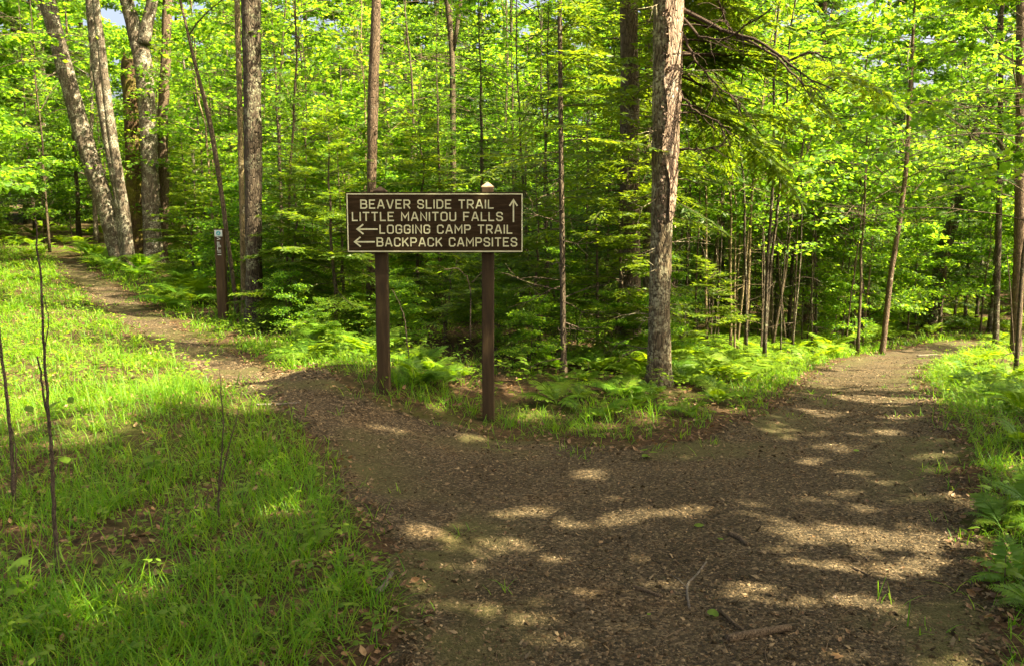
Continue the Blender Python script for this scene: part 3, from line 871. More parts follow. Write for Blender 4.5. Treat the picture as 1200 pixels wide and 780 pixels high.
rg = np.random.default_rng
Yh = float(Gd(772, 450)[1])
ax_, rr_, b_ = stem_from_px([(772, 450, 33), (774, 300, 31), (779, 150, 34), (782, 0, 38)], Yh, 9)
LITSEG.append((sunproj(P(776, 290, Yh)), sunproj(P(782, -30, Yh)), .30))
CAPS.append((sunproj(P(574, 214, 6.68)), None, .10))
for _x in np.linspace(402, 618, 9):          # no leaf gaps towards the board: canopy left uncut to keep it shaded
    for _y in (235, 262, 290): SHADE.append((sunproj(P(_x, _y, 6.6)), .16))
LITSEG.append((sunproj(P(457, 440, 6.68)), sunproj(P(457, 320, 6.68)), .07))

FIRS = (
        (632, 425, 190, 9.6, .75, "slim fir with layered sprays just past the end of the board"),
        (722, 402, 150, 9.9, 1.0, "fir with sunlit flat sprays crowding the pale peeling trunk"),
        (585, 405, 262, 9.8, .75, "low fir half covered by the nearer sign post"),
        (520, 398, 285, 10.6, .8, "low dark fir seen under the board between the posts"),
        (392, 392, 120, 11.4, 1.1, "tall layered fir just outside the board's first letters"),
        (345, 388, 175, 12.0, 1.0, "layered fir midway between marker post and board"),
        (490, 392, 120, 12.6, 1.1, "tall layered fir rising right behind the board"),
        (825, 400, 300, 10.8, .7, "small fir in the thicket beside the pale peeling trunk"),
        (232, 345, 170, 16.4, 1.0, "fir standing just behind the marker post"))
for (px, py, top, Y, L0, lab) in FIRS + ((700, 422, 247, float(Gd(700, 422)[1]), .7, ''),):
    b = P(px, py, Y); z0 = float(height(b[0], Y)); H = P(px, top, Y)[2] - z0
    LITSEG.append((sunproj(np.array([b[0], Y, z0 + .35 * H])), sunproj(np.array([b[0], Y, z0 + H])), .6))

def hero_extra(root, loc, rr, base, Y):
    rng = rg(5)
    # strip where the bark has come off, facing the sun side
    g = Geo()
    zlo, zhi = P(776, 262, Y)[2] - base[2], loc[-1, 2] * .8
    sel = np.nonzero((loc[:, 2] > zlo) & (loc[:, 2] < zhi))[0]
    a0 = np.linspace(R(-98), R(-8), 9)
    V = []
    for q, i in enumerate(sel):
        nar = min(1.0, .15 + .12 * q)
        for a in a0:
            aa = R(-52) + (a - R(-52)) * (nar + .18 * math.sin(q * .9 + a * 3))
            r = rr[i] * 1.0 + .016 + .010 * (rng.random() - .5) + (.012 if a in (a0[0], a0[-1]) else 0)
            V.append(loc[i] + np.array([math.cos(aa) * r, math.sin(aa) * r, 0]))
    n = len(sel)
    Q = [(i * 9 + j, i * 9 + j + 1, (i + 1) * 9 + j + 1, (i + 1) * 9 + j) for i in range(n - 1) for j in range(8)]
    g.add(V, None, Q)
    link("peeled_strip", g.mesh("peeled_strip", M['peel'], True), root)
    # curled bark flakes along the rim of the strip
    g = Geo(); C = []; A = []; Nn = []; S = []
    for i in sel:
        for a, cnt in ((R(-100), 7), (R(-6), 5)):
            for _ in range(cnt):
                aa = a + rng.normal(0, .12); r = rr[i] + .012
                C.append(loc[i] + [math.cos(aa) * r, math.sin(aa) * r, rng.uniform(-.05, .05)])
                A.append([math.cos(aa) * .5 + rng.normal(0, .4), math.sin(aa) * .5 + rng.normal(0, .4), rng.normal(0, .8)])
                Nn.append([math.cos(aa), math.sin(aa), rng.normal(0, .5)]); S.append(rng.uniform(.02, .05))
    leaves(g, C, A, Nn, np.array(S), TPL_RHOMB)
    o = link("bark_flakes", g.mesh("bark_flakes", M['peel']), root); o["kind"] = "stuff"
    # dark bare limbs reaching out to the sun side
    for pl in ([(800, 12), (838, 30), (860, 42), (890, 46), (920, 72), (948, 92), (985, 110)], [(800, 38), (815, 72), (840, 100), (868, 122)],
               [(798, 112), (812, 128), (838, 142), (858, 152)], [(796, 176), (822, 177), (850, 168)], [(862, 42), (905, 62), (940, 98), (962, 108)],
               [(800, 20), (822, 44), (850, 48), (880, 28), (905, 10)], [(858, 40), (845, 12), (838, -12)], [(920, 72), (950, 62), (975, 70)]):
        g = Geo()
        d = np.linspace(0, .9 if pl[-1][0] > 870 else .4, len(pl))
        pts = np.array([P(x, y, Y - dd) for (x, y), dd in zip(pl, d)]) - base
        s = np.linspace(0, len(pl) - 1, 14)
        pts = np.stack([np.interp(s, np.arange(len(pl)), pts[:, i]) for i in range(3)], 1) + rng.normal(0, .006, (14, 3))
        tube(g, pts, np.linspace(.023 if pl[0] == (800, 12) else .013, .005, 14), 6)
        for _ in range(16):
            k = int(rng.integers(3, 13))
            dd = rot(pts[k] - pts[k - 1]) + rng.normal(0, .6, 3) + [0, 0, -.25]
            tube(g, curve(pts[k], rot(dd), rng.uniform(.12, .4), 5, (0, 0, -.4), rng, .15), np.linspace(.005, .0015, 5), 3, cap=False)
        link("branch", g.mesh("branch", M['twig_dark'], True), root)

def hero_crown(root, loc, rr, base, tg):
    needle_crown(rg(4), 5.6, 1.6, .3, .09, .05, gaps=True)(root, loc, rr, base, tg)
    rng = rg(66); w = Geo(); g = Geo(); ls = ([], [], [], [])
    for i in range(42):
        h = rng.uniform(2.4, 5.2)
        p = np.array([np.interp(h, loc[:, 2], loc[:, 0]), np.interp(h, loc[:, 2], loc[:, 1]), h])
        bough(rng, w, ls, p, R(rng.uniform(5, 75)), rng.uniform(-.05, .3), rng.uniform(1.3, 2.6), -.65, .10, .022, .075)
    C, A, Nn, Sz = (np.concatenate(q) for q in ls)
    d = sunproj(C + base); kp = np.ones(len(C), bool)
    for s0, s1, r in (LITSEG[0], LITSEG[-1]):
        v = s1 - s0; t = np.clip((d - s0) @ v / (v @ v), 0, 1)
        kp &= np.linalg.norm(d - s0 - t[:, None] * v, axis=1) > r * .75
    leaves(g, C[kp], A[kp], Nn[kp], Sz[kp], TPL_NEEDLE)
    link("bough_wood", w.mesh("bough_wood", M['twig_dark']), root)["kind"] = "stuff"
    link("boughs", g.mesh("boughs", M['fir']), root)["kind"] = "stuff"
named_tree("fir_tree", "tall pale lichened trunk with sunlit peeling bark, ferns at its foot", "tree",
           [(772, 450, 33), (774, 300, 31), (779, 150, 34), (782, 0, 38)], Yh, 12, 'bark_hero', hero_crown, rg(1), 26, .20, hero_extra)

# the clump of big maples where the narrow trail bends
CY = 20.6
named_tree("maple_tree", "maple trunk leaning outward, farthest from the marker post in the clump", "tree",
           [(141, 304, 24), (122, 235, 26), (98, 160, 24), (78, 90, 23), (60, 20, 22), (52, -10, 22)], CY, 14, 'bark_maple', leaf_crown(rg(11), 5.5, 4.0, 16, 8, 14, .15), rg(12), 16, slim=.80)
named_tree("maple_tree", "slim pale maple trunk beside the leaning one in the clump", "tree",
           [(150, 306, 17), (140, 230, 16), (124, 150, 15), (113, 80, 14), (106, 0, 14)], CY - .6, 13, 'bark_maple', leaf_crown(rg(13), 5.8, 3.0, 12, 8, 12, .15), rg(14), 14, slim=.80)
named_tree("maple_tree", "slender grey trunk curving up between leaning maple and mossy snag", "tree",
           [(153, 305, 16), (146, 250, 15), (136, 190, 14), (126, 120, 12), (119, 60, 11), (112, 0, 10)], CY - 1.0, 12, 'bark_maple', leaf_crown(rg(15), 6, 2.6, 10, 7, 12, .15), rg(16), 14, slim=.80)
def snag_top(root, loc, rr, base, Y):
    rng = rg(8); g = Geo()
    top = loc[-1]; r = rr[-1]
    for a in np.arange(9) / 9 * 6.283:
        h = rng.uniform(.1, .45)
        c = top + np.array([math.cos(a) * r * .75, math.sin(a) * r * .75, -.12])
        tube(g, np.array([c, c + [0, 0, h * .6], c + [rng.normal(0, .02), rng.normal(0, .02), h]]), [r * .3, r * .2, .01], 5)
    link("broken_top", g.mesh("broken_top", M['bark_moss'], True), root)
named_tree("dead_snag", "dark mossy dead trunk snapped off in the middle of the maple clump", "dead tree",
           [(162, 304, 29), (160, 230, 27), (156, 150, 25), (152, 66, 23)], CY + .4, 1, 'bark_moss', None, rg(17), 16, .22, snag_top, slim=.8)
def fork(root, loc, rr, base, Y):
    g = Geo()
    pts = np.array([P(x, y, Y - .05) for x, y in ((168, 52), (172, 30), (178, 5), (184, -30), (190, -90))]) - base
    s = np.linspace(0, 4, 16)
    pts = np.stack([np.interp(s, np.arange(5), pts[:, i]) for i in range(3)], 1)
    tube(g, pts, np.linspace(.15, .09, 16), 12, bumpy=.12, rng=rg(3))
    link("forked_stem", g.mesh("forked_stem", M['bark_maple'], True), root)
named_tree("maple_tree", "stout forked maple trunk with sunlit flank next to the mossy snag", "tree",
           [(180, 305, 27), (177, 230, 25), (174, 150, 24), (168, 70, 25), (157, 30, 20), (146, -5, 18)], CY - .3, 14, 'bark_maple', leaf_crown(rg(18), 5.2, 3.6, 15, 8, 14, .15), rg(19), 16, .16, fork, slim=.8)
named_tree("maple_tree", "warm lit narrow trunk on the sunny side of the maple clump", "tree",
           [(191, 303, 12), (193, 230, 12), (190, 160, 15), (194, 80, 14), (196, 0, 13)], CY + .2, 12, 'bark_warm', leaf_crown(rg(20), 5.6, 2.8, 11, 7, 12, .15), rg(21), 14, slim=.80)

named_tree("maple_tree", "dark lichen spotted trunk standing close behind the marker post", "tree",
           [(299, 380, 26), (297, 250, 23), (296, 120, 24), (294, 0, 26)], None, 13, 'bark_lichen', leaf_crown(rg(22), 5.2, 3.4, 20, 9, 26, .14, gaps=True), rg(23), 18, .2)
named_tree("birch_tree", "thin yellowish birch stem hugging the dark lichen spotted trunk", "tree",
           [(286, 374, 8), (284, 260, 8), (281, 120, 8), (278, 0, 8)], None, 9, 'bark_birch', leaf_crown(rg(24), 5.2, 1.6, 10, 6, 10, .10), rg(25), 10, .1)
named_tree("sapling", "crooked thin sapling leaning over from beside the marker post", "sapling",
           [(279, 370, 6), (268, 290, 6), (258, 215, 7), (246, 140, 7), (232, 90, 5), (218, 30, 4), (210, -5, 4)], None, 6.0, 'bark_thin', leaf_crown(rg(26), 3.9, 1.4, 8, 6, 10, .11), rg(27), 8, .1)
named_tree("poplar_tree", "straight grey trunk rising behind the board, pinkish and sunlit low down", "tree",
           [(434, 362, 13), (435, 250, 12), (437, 120, 15), (441, 0, 13)], 13.4, 13, 'bark_warm', leaf_crown(rg(28), 4.8, 3.2, 18, 9, 20, .13, gaps=True), rg(29), 14, .12)
def vfork(root, loc, rr, base, Y):
    g = Geo()
    pts = np.array([P(x, y, Y) for x, y in ((531, 60), (536, 30), (540, 0), (546, -60))]) - base
    tube(g, pts, [.04, .038, .034, .028], 8)
    link("forked_stem", g.mesh("forked_stem", M['bark_thin'], True), root)
named_tree("poplar_tree", "thin forked trunk in the gap of sky above the board", "tree",
           [(533, 372, 8), (531, 200, 8), (530, 60, 8), (524, 0, 7)], 16.5, 11, 'bark_thin', leaf_crown(rg(30), 5.5, 2.4, 10, 7, 11, .12), rg(31), 10, .1, vfork)
named_tree("fir_tree", "slim dark fir stem with bare lower twigs between board and pale trunk", "tree",
           [(661, 442, 10), (659, 300, 9), (657, 150, 8), (656, 0, 7)], None, 9, 'bark_fir', needle_crown(rg(32), 1.5, 1.15, .16, .085, .024, dead_to=2.2, droop=-.35, per=2, tw=.08), rg(33), 10, .12, slim=.7)
named_tree("fir_tree", "thick shaded conifer trunk just behind the pale peeling trunk", "tree",
           [(738, 395, 34), (738, 250, 30), (738, 120, 27), (737, 0, 25)], 10.6, 12, 'bark_fir', needle_crown(rg(34), 1.4, 1.6, .18, .09, .028, dead_to=1.8, droop=-.4, per=3), rg(35), 14, .14)
named_tree("fir_tree", "dim conifer trunk half hidden behind the pale peeling trunk", "tree",
           [(760, 385, 18), (762, 200, 18), (764, 0, 18)], 12.6, 12, 'bark_fir', needle_crown(rg(36), 1.9, 1.7, .16, .09, .03, droop=-.4, per=3, needle='fir_dark'), rg(37), 12, .14)
named_tree("hemlock_tree", "hemlock trunk by the wide trail under a heavy spread of needles", "tree",
           [(946, 392, 17), (951, 320, 16), (956, 240, 14), (962, 120, 12), (964, 0, 11)], None, 11, 'bark_warm', needle_crown(rg(38), 2.3, 2.9, .12, .11, .032, dead_to=2.8, droop=-.5, per=4, tw=.09, needle='fir_dark'), rg(39), 14, .14)
named_tree("maple_tree", "thin trunk leaning where the wide trail turns out of sight", "tree",
           [(1036, 376, 10), (1044, 320, 10), (1052, 275, 9), (1062, 200, 8), (1066, 120, 8)], 17.5, 9, 'bark_warm', leaf_crown(rg(40), 2.6, 2.6, 16, 8, 13, .12, TPL_MAPLE), rg(41), 10, .1, slim=.65)
named_tree("fallen_leaning_tree", "heavy dark trunk leaning hard in the dim wood beyond the trail bend", "tree",
           [(1092, 335, 20), (1104, 300, 19), (1118, 255, 17), (1135, 190, 15)], 24, 9, 'bark_lichen', leaf_crown(rg(42), 4.5, 2.4, 9, 6, 10, .13), rg(43), 12, .14, slim=.8)
named_tree("maple_tree", "dark upright trunk deep behind the ferns past the trail bend", "tree",
           [(1170, 366, 11), (1170, 280, 11), (1172, 180, 10), (1173, 60, 9)], 19, 11, 'bark_lichen', leaf_crown(rg(44), 3.2, 2.8, 14, 8, 13, .12, TPL_MAPLE), rg(45), 12, .12, slim=.6)
named_tree("maple_tree", "broad brown trunk at the very edge of the picture beyond the ferns", "tree",
           [(1194, 365, 19), (1195, 280, 18), (1196, 150, 17), (1197, 0, 16)], 17.5, 12, 'bark_warm', leaf_crown(rg(46), 3.6, 3.0, 14, 8, 13, .13, TPL_MAPLE), rg(47), 12, .12, slim=.65)
named_tree("young_fir", "small bright young fir standing between board and pale trunk", "fir",
           [(700, 422, 5), (700, 330, 4), (699, 247, 2)], None, .1, 'bark_fir', needle_crown(rg(48), .45, .72, .085, .055, .014, gaps=True, dead_to=.5, droop=-.22, per=3, tw=.05), rg(49), 8, .05)

for i, (px, py, top, Y, L0, lab) in enumerate(FIRS):
    b = P(px, py, Y); z0 = float(height(b[0], Y)); H = P(px, top, Y)[2] - z0
    rng = rg(400 + i)
    w, c = grow_conifer(rng, H, .012 + .006 * H, .3, L0, .095, .08, .018, .4 if H < 2 else .8, -.25, tw_step=.055 if H < 3 else .07, per=3)
    root = empty("fir_tree", (b[0], Y, z0 - .03)); tag(root, lab, "fir")
    link("trunk", w.mesh("trunk", M['bark_fir'], True), root); link("crown", c.mesh("crown", M['fir']), root)

# understorey maples whose leaf layers fill the upper corner over the wide trail
for i, (px, py, Y, H, cb, sp, lab) in enumerate((
        (1200, 430, 11.8, 6.5, 1.9, 2.5, "young maple with broad bright leaf layers over the trail bend"),
        (1290, 440, 10.0, 7.0, 2.0, 2.6, "leafy maple leaning in above the ferns beside the wide trail"),
        (1010, 385, 17.0, 7.5, 2.6, 2.8, "sunlit young maple between hemlock and trail bend"),
        (1262, 430, 13.5, 8.5, 2.4, 3.2, "tall leafy maple whose boughs fill the bright upper corner"),
        (330, 370, 16.5, 8.0, 2.6, 2.8, "young maple with yellow green leaves behind the lichen spotted trunk"),
        (480, 360, 17.5, 8.0, 2.4, 2.8, "young maple showing leaf tiers straight above the board's first words"),
        (590, 365, 19.0, 9.0, 3.0, 3.0, "young maple seen over the board's upper arrow"),
        (60, 290, 24.0, 9.0, 3.2, 3.4, "leafy maple where the narrow trail disappears"),
        (-30, 300, 17.0, 8.0, 3.0, 3.2, "bright maple boughs at the far side of the narrow trail"))):
    k = Y / FPX
    x = (px - 600) * k
    rng = rg(100 + i)
    w, c = grow_broadleaf(rng, H, .016 + .0022 * H, cb, sp, 26, 10, 36, .105, TPL_MAPLE if Y < 15 else TPL_RHOMB, elev=(10, 45), keep=(lambda p: ~lit_mask(p)), origin=np.array([x, Y, float(height(x, Y))]))
    root = empty("maple_tree", (x, Y, float(height(x, Y)) - .05)); tag(root, lab, "tree")
    link("trunk", w.mesh("trunk", M['bark_thin'], True), root); link("crown", c.mesh("crown", M['maple']), root)

# ------------------------------------------------------------------ background wood: shared meshes, each tree an object of its own
def proto_set():
    out = {'fir': [], 'maple': [], 'pole': [], 'shrub': [], 'far': []}
    for s in range(4):
        rng = rg(200 + s); H = [8, 10, 6.5, 9][s]
        w, c = grow_conifer(rng, H, .03 + .0045 * H, [.35, .8, .3, 1.4][s], [1.5, 1.7, 1.3, 1.8][s], .19, .12, .05, 1.0, -.3, per=4, tw_step=.11)
        out['fir'].append((w.mesh("trunk", M['bark_fir'], True), c.mesh("crown", M['fir' if s == 2 else 'fir_dark'])))
    for s in range(5):
        rng = rg(230 + s); H = [8, 10, 11, 7, 9][s]
        w, c = grow_broadleaf(rng, H, .03 + .005 * H, [1.2, 1.8, 2.6, .6, 1.5][s], [2.4, 2.7, 3.0, 2.2, 2.6][s], 24, 10, 44, .125, TPL_RHOMB, nj=.6, elev=(10, 48), lean=rng.normal(0, .02, 2))
        out['maple'].append((w.mesh("trunk", M['bark_lichen' if s % 2 else 'bark_maple'], True), c.mesh("crown", M['beech' if s in (1, 3, 4) else 'maple'])))
    for s in range(3):                       # shrubby young maples, leafy almost to the ground
        rng = rg(245 + s); H = [2.6, 3.4, 4.2][s]
        w, c = grow_broadleaf(rng, H, .022, [.25, .4, .5][s], [1.2, 1.4, 1.6][s], 18, 9, 26, .095, TPL_RHOMB, elev=(15, 55), nj=.55)
        out['shrub'].append((w.mesh("trunk", M['bark_thin'], True), c.mesh("crown", M['beech' if s == 1 else 'maple'])))
    for s in range(3):                       # big far crowns
        rng = rg(250 + s); H = [13, 15, 12][s]
        w, c = grow_broadleaf(rng, H, .13, [1.0, 1.8, .6][s], 3.6, 28, 10, 42, .19, TPL_RHOMB, elev=(5, 48), nj=.7)
        out['far'].append((w.mesh("trunk", M['bark_lichen'], True), c.mesh("crown", M['beech' if s == 1 else 'maple'])))
    for s in range(6):
        rng = rg(260 + s); H = rng.uniform(5, 8)
        w, c = grow_broadleaf(rng, H, rng.uniform(.014, .032), H * .34, 1.2, 15, 6, 12, .10, TPL_RHOMB, lean=rng.normal(0, .05, 2))
        for q in range(7):
            h = rng.uniform(.5, H * .5); a = rng.random() * 6.28
            tube(w, curve((0, 0, h), (math.cos(a), math.sin(a), .4), rng.uniform(.2, .6), 4, (0, 0, -.2), rng, .15), [.006, .005, .003, .002], 3, cap=False)
        out['pole'].append((w.mesh("trunk", M[['bark_thin', 'bark_birch', 'bark_lichen'][s % 3]], True), c.mesh("crown", M['maple'])))
    return out
PROTO = proto_set()
placed = []
BACK = []
LANES = [  # open corridors above the two arms of the path
    np.array([Gd(75, 292), Gd(110, 340), Gd(200, 395), Gd(330, 450)]), np.array([Gd(1130, 402), Gd(1030, 425), Gd(960, 480)])]
def lane_d(x, y):
    d = 1e9
    for ln in LANES:
        for a, b in zip(ln, ln[1:]):
            v = b - a; t = np.clip((np.array([x, y]) - a) @ v / (v @ v), 0, 1)
            d = min(d, np.hypot(*(np.array([x, y]) - a - t * v)))
    return d
ZONE = [(-9, -.44, "beyond the maple clump and the narrow trail"), (-.44, -.20, "behind the marker post"), (-.20, .03, "behind the board"), (.03, .19, "behind the pale peeling trunk"),
        (.19, .38, "in the thicket around the hemlock"), (.38, 9, "beyond the bend of the wide trail")]
def put(kind, x, y, sc, rng, noun, cat, group, near):
    me = PROTO[kind][int(rng.integers(len(PROTO[kind])))]
    root = empty({'fir': "fir_tree", 'maple': "maple_tree", 'pole': "sapling", 'shrub': "young_maple", 'far': "maple_tree"}[kind], (x, y, float(height(x, y)) - .05), rng.random() * 6.28, sc)
    u = x / y
    zn = next(t for a, b, t in ZONE if a <= u < b)
    tag(root, f"{noun} {near} {zn}", cat, f"{group} {near} {zn}")
    BACK.append((root, near, zn, noun, u))
    link("trunk", me[0], root); link("crown", me[1], root)
    placed.append((x, y))
def scatter(kind, n, ylo, yhi, gap, rng, noun, cat, group, ulo=-.85, uhi=.85, lane=1.3, scl=(.8, 1.25)):
    k = 0; tries = 0
    while k < n and tries < n * 60:          # never two on one spot
        tries += 1
        y = math.sqrt(rng.uniform(ylo ** 2, yhi ** 2)); x = y * rng.uniform(ulo, uhi)
        if lane_d(x, y) < lane or pip(PATH, np.array([x]), np.array([y]))[0] > -.5: continue
        u = x / y
        if u > .62 and y < 30: continue                                              # the sun comes in from there
        if y < 20.5 and -.58 < u < -.35: continue                                   # open view to the maple clump
        if kind != 'pole' and y < 21 and .17 < u < .37: continue                     # thicket of bare poles
        if kind in ('fir', 'maple') and -6.5 < x < -.6 and 13.6 < y < 18.6: continue  # sunny glade with ferns
        if any((x - a) ** 2 + (y - b) ** 2 < gap ** 2 for a, b in placed): continue
        put(kind, x, y, rng.uniform(*scl), rng, noun, cat, group, "far" if y > 26 else "standing"); k += 1
rb = rg(77)
scatter('fir', 22, 12.5, 19, 1.2, rb, "dark layered fir", "fir", "firs", -.34, .22, 1.9, scl=(.4, .75))
scatter('shrub', 22, 8.6, 11.8, .45, rb, "knee high leafy maple seedling", "maple seedling", "maple seedlings", -.27, .2, 1.2, scl=(.16, .36))
scatter('shrub', 36, 10.5, 19, .9, rb, "bushy young maple", "young maple", "young maples", -.34, .45, 1.5, scl=(.5, .95))
scatter('fir', 74, 19, 34, 1.5, rb, "dark layered fir", "fir", "firs", lane=2.0, scl=(.65, 1.05))
scatter('maple', 34, 18, 32, 1.8, rb, "leafy maple", "tree", "maples", lane=1.7, scl=(.7, 1.0))
scatter('shrub', 44, 19, 32, 1.0, rb, "bushy young maple", "young maple", "young maples", lane=1.6, scl=(.8, 1.4))
scatter('far', 84, 31, 58, 2.3, rb, "broad crowned maple", "tree", "broad maples", lane=.8, scl=(1.0, 1.5))
scatter('fir', 26, 32, 50, 2.0, rb, "dark layered fir", "fir", "firs", lane=1.5, scl=(1.0, 1.6))
scatter('shrub', 70, 32, 50, 1.2, rb, "bushy young maple", "young maple", "young maples", lane=1.0, scl=(1.1, 1.8))
scatter('pole', 56, 13, 21, .3, rb, "slender sapling", "sapling", "saplings", .17, .45, 1.2)
scatter('pole', 30, 11.5, 22, .7, rb, "slender sapling", "sapling", "saplings", -.55, .17, 1.2)

ORD = ("first second third fourth fifth sixth seventh eighth ninth tenth eleventh twelfth thirteenth fourteenth fifteenth sixteenth seventeenth eighteenth nineteenth twentieth").split()
_cls = {}
for e in BACK:
    if e[1] == "standing": _cls.setdefault((e[2], e[3]), []).append(e)
for (zn, noun), es in _cls.items():
    es.sort(key=lambda e: e[4])
    for i, e in enumerate(es[:20]):
        e[0]["label"] = f"{noun} {zn}, {ORD[i]} from the clump side"
    for e in es[20:]:
        e[0]["label"] = f"{noun} {zn}, on the side away from the clump" if e[4] > .29 else f"{noun} crowded {zn}, just short of the hemlock trunk"

# ------------------------------------------------------------------ trees outside the frame whose leaves shade the trail
for i, (x, y, H, cb, sp) in enumerate(((7.6, 1.0, 12, 5.6, 4.2), (8.2, 4.6, 13, 6.0, 4.4), (7.4, 8.0, 12, 5.6, 4.0), (11.5, 2.6, 14, 6.5, 4.4), (11.4, 7.0, 14, 6.5, 4.4),
                                       (5.4, -2.2, 11, 5.4, 4.0), (4.4, 2.6, 11, 6.2, 3.6), (4.0, -5.5, 11, 5.2, 4.0), (-1.5, -3.6, 11, 5.4, 4.2), (1.8, -1.6, 10, 5.6, 3.6))):
    rng = rg(300 + i)
    org = np.array([x, y, float(height(x, y)) - .05])
    w, c = grow_broadleaf(rng, H, .15, cb, sp, 28, 12, 44, .20, TPL_RHOMB, keep=lambda p: ~lit_mask(p), origin=org, elev=(5, 45))
    root = empty("maple_tree", org)
    tag(root, "tall maple outside the view shading the trail fork", "tree", "maples shading the trail fork")
    link("trunk", w.mesh("trunk", M['bark_maple'], True), root); link("crown", c.mesh("crown", M['canopy']), root)

# ------------------------------------------------------------------ ground cover
def spread_pts(n, ylo, yhi, rng, power=1.3, m=.72, add=1.2):
    """points thinning out with distance"""
    u = rng.random(n); e = 2 - power
    Y = (ylo ** e + u * (yhi ** e - ylo ** e)) ** (1 / e)
    X = rng.uniform(-1, 1, n) * (m * Y + add)
    return X, Y

def grass_density(X, Y):
    sd = path_sd(X, Y)
    off = smooth(.02, -.22, sd)
    left = smooth(-.1, -.9, X + .12 * (Y - 3)) * smooth(34, 22, Y)
    # left of the trail: thick but for litter-covered patches close by
    patch = smooth(.42, .60, fbm(X * 1.3 + 3, Y * 1.3, 41))
    g = left * np.where(Y < 5.2, .10 + .9 * patch, .45 + .45 * patch)
    verge = smooth(-.9, -.05, sd) * (.25 + .6 * smooth(.4, .6, fbm(X * 2.2, Y * 2.2, 43)))
    right = smooth(1.6, 2.4, X) * smooth(-1.6, -.1, sd) * .75
    mid = (.14 + .5 * smooth(.9, .3, np.abs(X + .8)) * smooth(9.5, 7.5, Y) + .35 * smooth(-1, -3, X) * smooth(16, 12, Y)) * smooth(.42, .6, fbm(X * 1.5, Y * 1.5, 44))
    rim = .16 * smooth(.5, -.05, sd) * smooth(.42, .6, fbm(X * 2.6 + 8, Y * 2.6, 47))
    return np.maximum(np.clip(np.maximum.reduce([g, verge, right, mid]), 0, 1) * off, rim)

def build_grass():
    rng = rg(500)
    X, Y = spread_pts(54000, 2.0, 26, rng, 1.55)
    d = grass_density(X, Y)
    k = rng.random(len(X)) < d
    X, Y = X[k], Y[k]
    nb = rng.integers(4, 10, len(X))
    ci = np.repeat(np.arange(len(X)), nb); n = len(ci)
    tall = (.35 + 1.1 * fbm(X * 1.2 + 70, Y * 1.2, 45) * rng.uniform(.6, 1.35, len(X)))[ci]
    bx = X[ci] + rng.normal(0, .028, n); by = Y[ci] + rng.normal(0, .028, n)
    bz = height(bx, by) - .005
    az = rng.random(n) * 6.283
    L = rng.uniform(.07, .23, n) * tall * np.where(path_sd(bx, by) > -.15, .6, 1)
    w = rng.uniform(.0013, .0030, n) * np.clip(by / 6, 1, 3)
    bend = rng.uniform(.25, 1.5, n)
    dx, dy = np.cos(az), np.sin(az)
    px_, py_ = -dy, dx
    V = np.zeros((n, 7, 3)); th0 = rng.uniform(.05, .5, n)
    pos = np.stack([bx, by, bz], 1); t_prev = 0
    th = th0.copy(); cur = pos
    for q, (t, wf) in enumerate(((0, 1), (.36, .95), (.70, .65), (1, 0))):
        if q:
            st = (t - t_prev) * L
            th = th + bend * (t - t_prev) * 1.2
            cur = cur + np.stack([dx * np.sin(th) * st, dy * np.sin(th) * st, np.cos(th) * st], 1)
            t_prev = t
        if q < 3:
            V[:, 2 * q] = cur + np.stack([px_, py_, 0 * px_], 1) * (w * wf)[:, None]
            V[:, 2 * q + 1] = cur - np.stack([px_, py_, 0 * px_], 1) * (w * wf)[:, None]
        else:
            V[:, 6] = cur
    o_ = (np.arange(n) * 7)[:, None]
    Q = np.concatenate([o_ + [0, 1, 3, 2], o_ + [2, 3, 5, 4]]); T = o_ + [4, 5, 6]
    g = Geo(); g.add(V.reshape(-1, 3), T, Q)
    o = link("grass", g.mesh("grass", M['grass'])); tag(o, "lush green grass growing along both sides of the trail", "grass", kind="stuff")
    return n
NG = build_grass()

def build_litter():
    rng = rg(510)
    X, Y = spread_pts(52000, 2.0, 24, rng, 1.5)
    sd = path_sd(X, Y)
    rim = smooth(.35, 0, np.abs(sd + .05))
    p = np.where(sd > .1, .04 + .16 * smooth(.52, .66, fbm(X * 1.8, Y * 1.8, 46)), .6) * np.where((X < -.3) & (Y < 9), .8, 1)
    k = rng.random(len(X)) < p
    X, Y = X[k], Y[k]; n = len(X)
    Z = height(X, Y) + rng.uniform(.006, .03, n)
    a = rng.random(n) * 6.283
    ax = np.stack([np.cos(a), np.sin(a), rng.normal(0, .25, n)], 1)
    nr = np.array([0, 0, 1.0]) + rng.normal(0, .38, (n, 3))
    on = path_sd(X, Y) > .1
    S = rng.uniform(.018, .05, n) * np.where(on, .55, 1)
    tv = TPL_OVAL[0].copy(); tv[:, 2] *= -2.2
    g = Geo(); leaves(g, np.stack([X, Y, Z], 1), ax, nr, S, (tv, TPL_OVAL[1], None))
    o = link("leaf_litter", g.mesh("leaf_litter", M['litter'])); tag(o, "dry brown fallen leaves littering the forest floor", "leaf litter", kind="stuff")
build_litter()

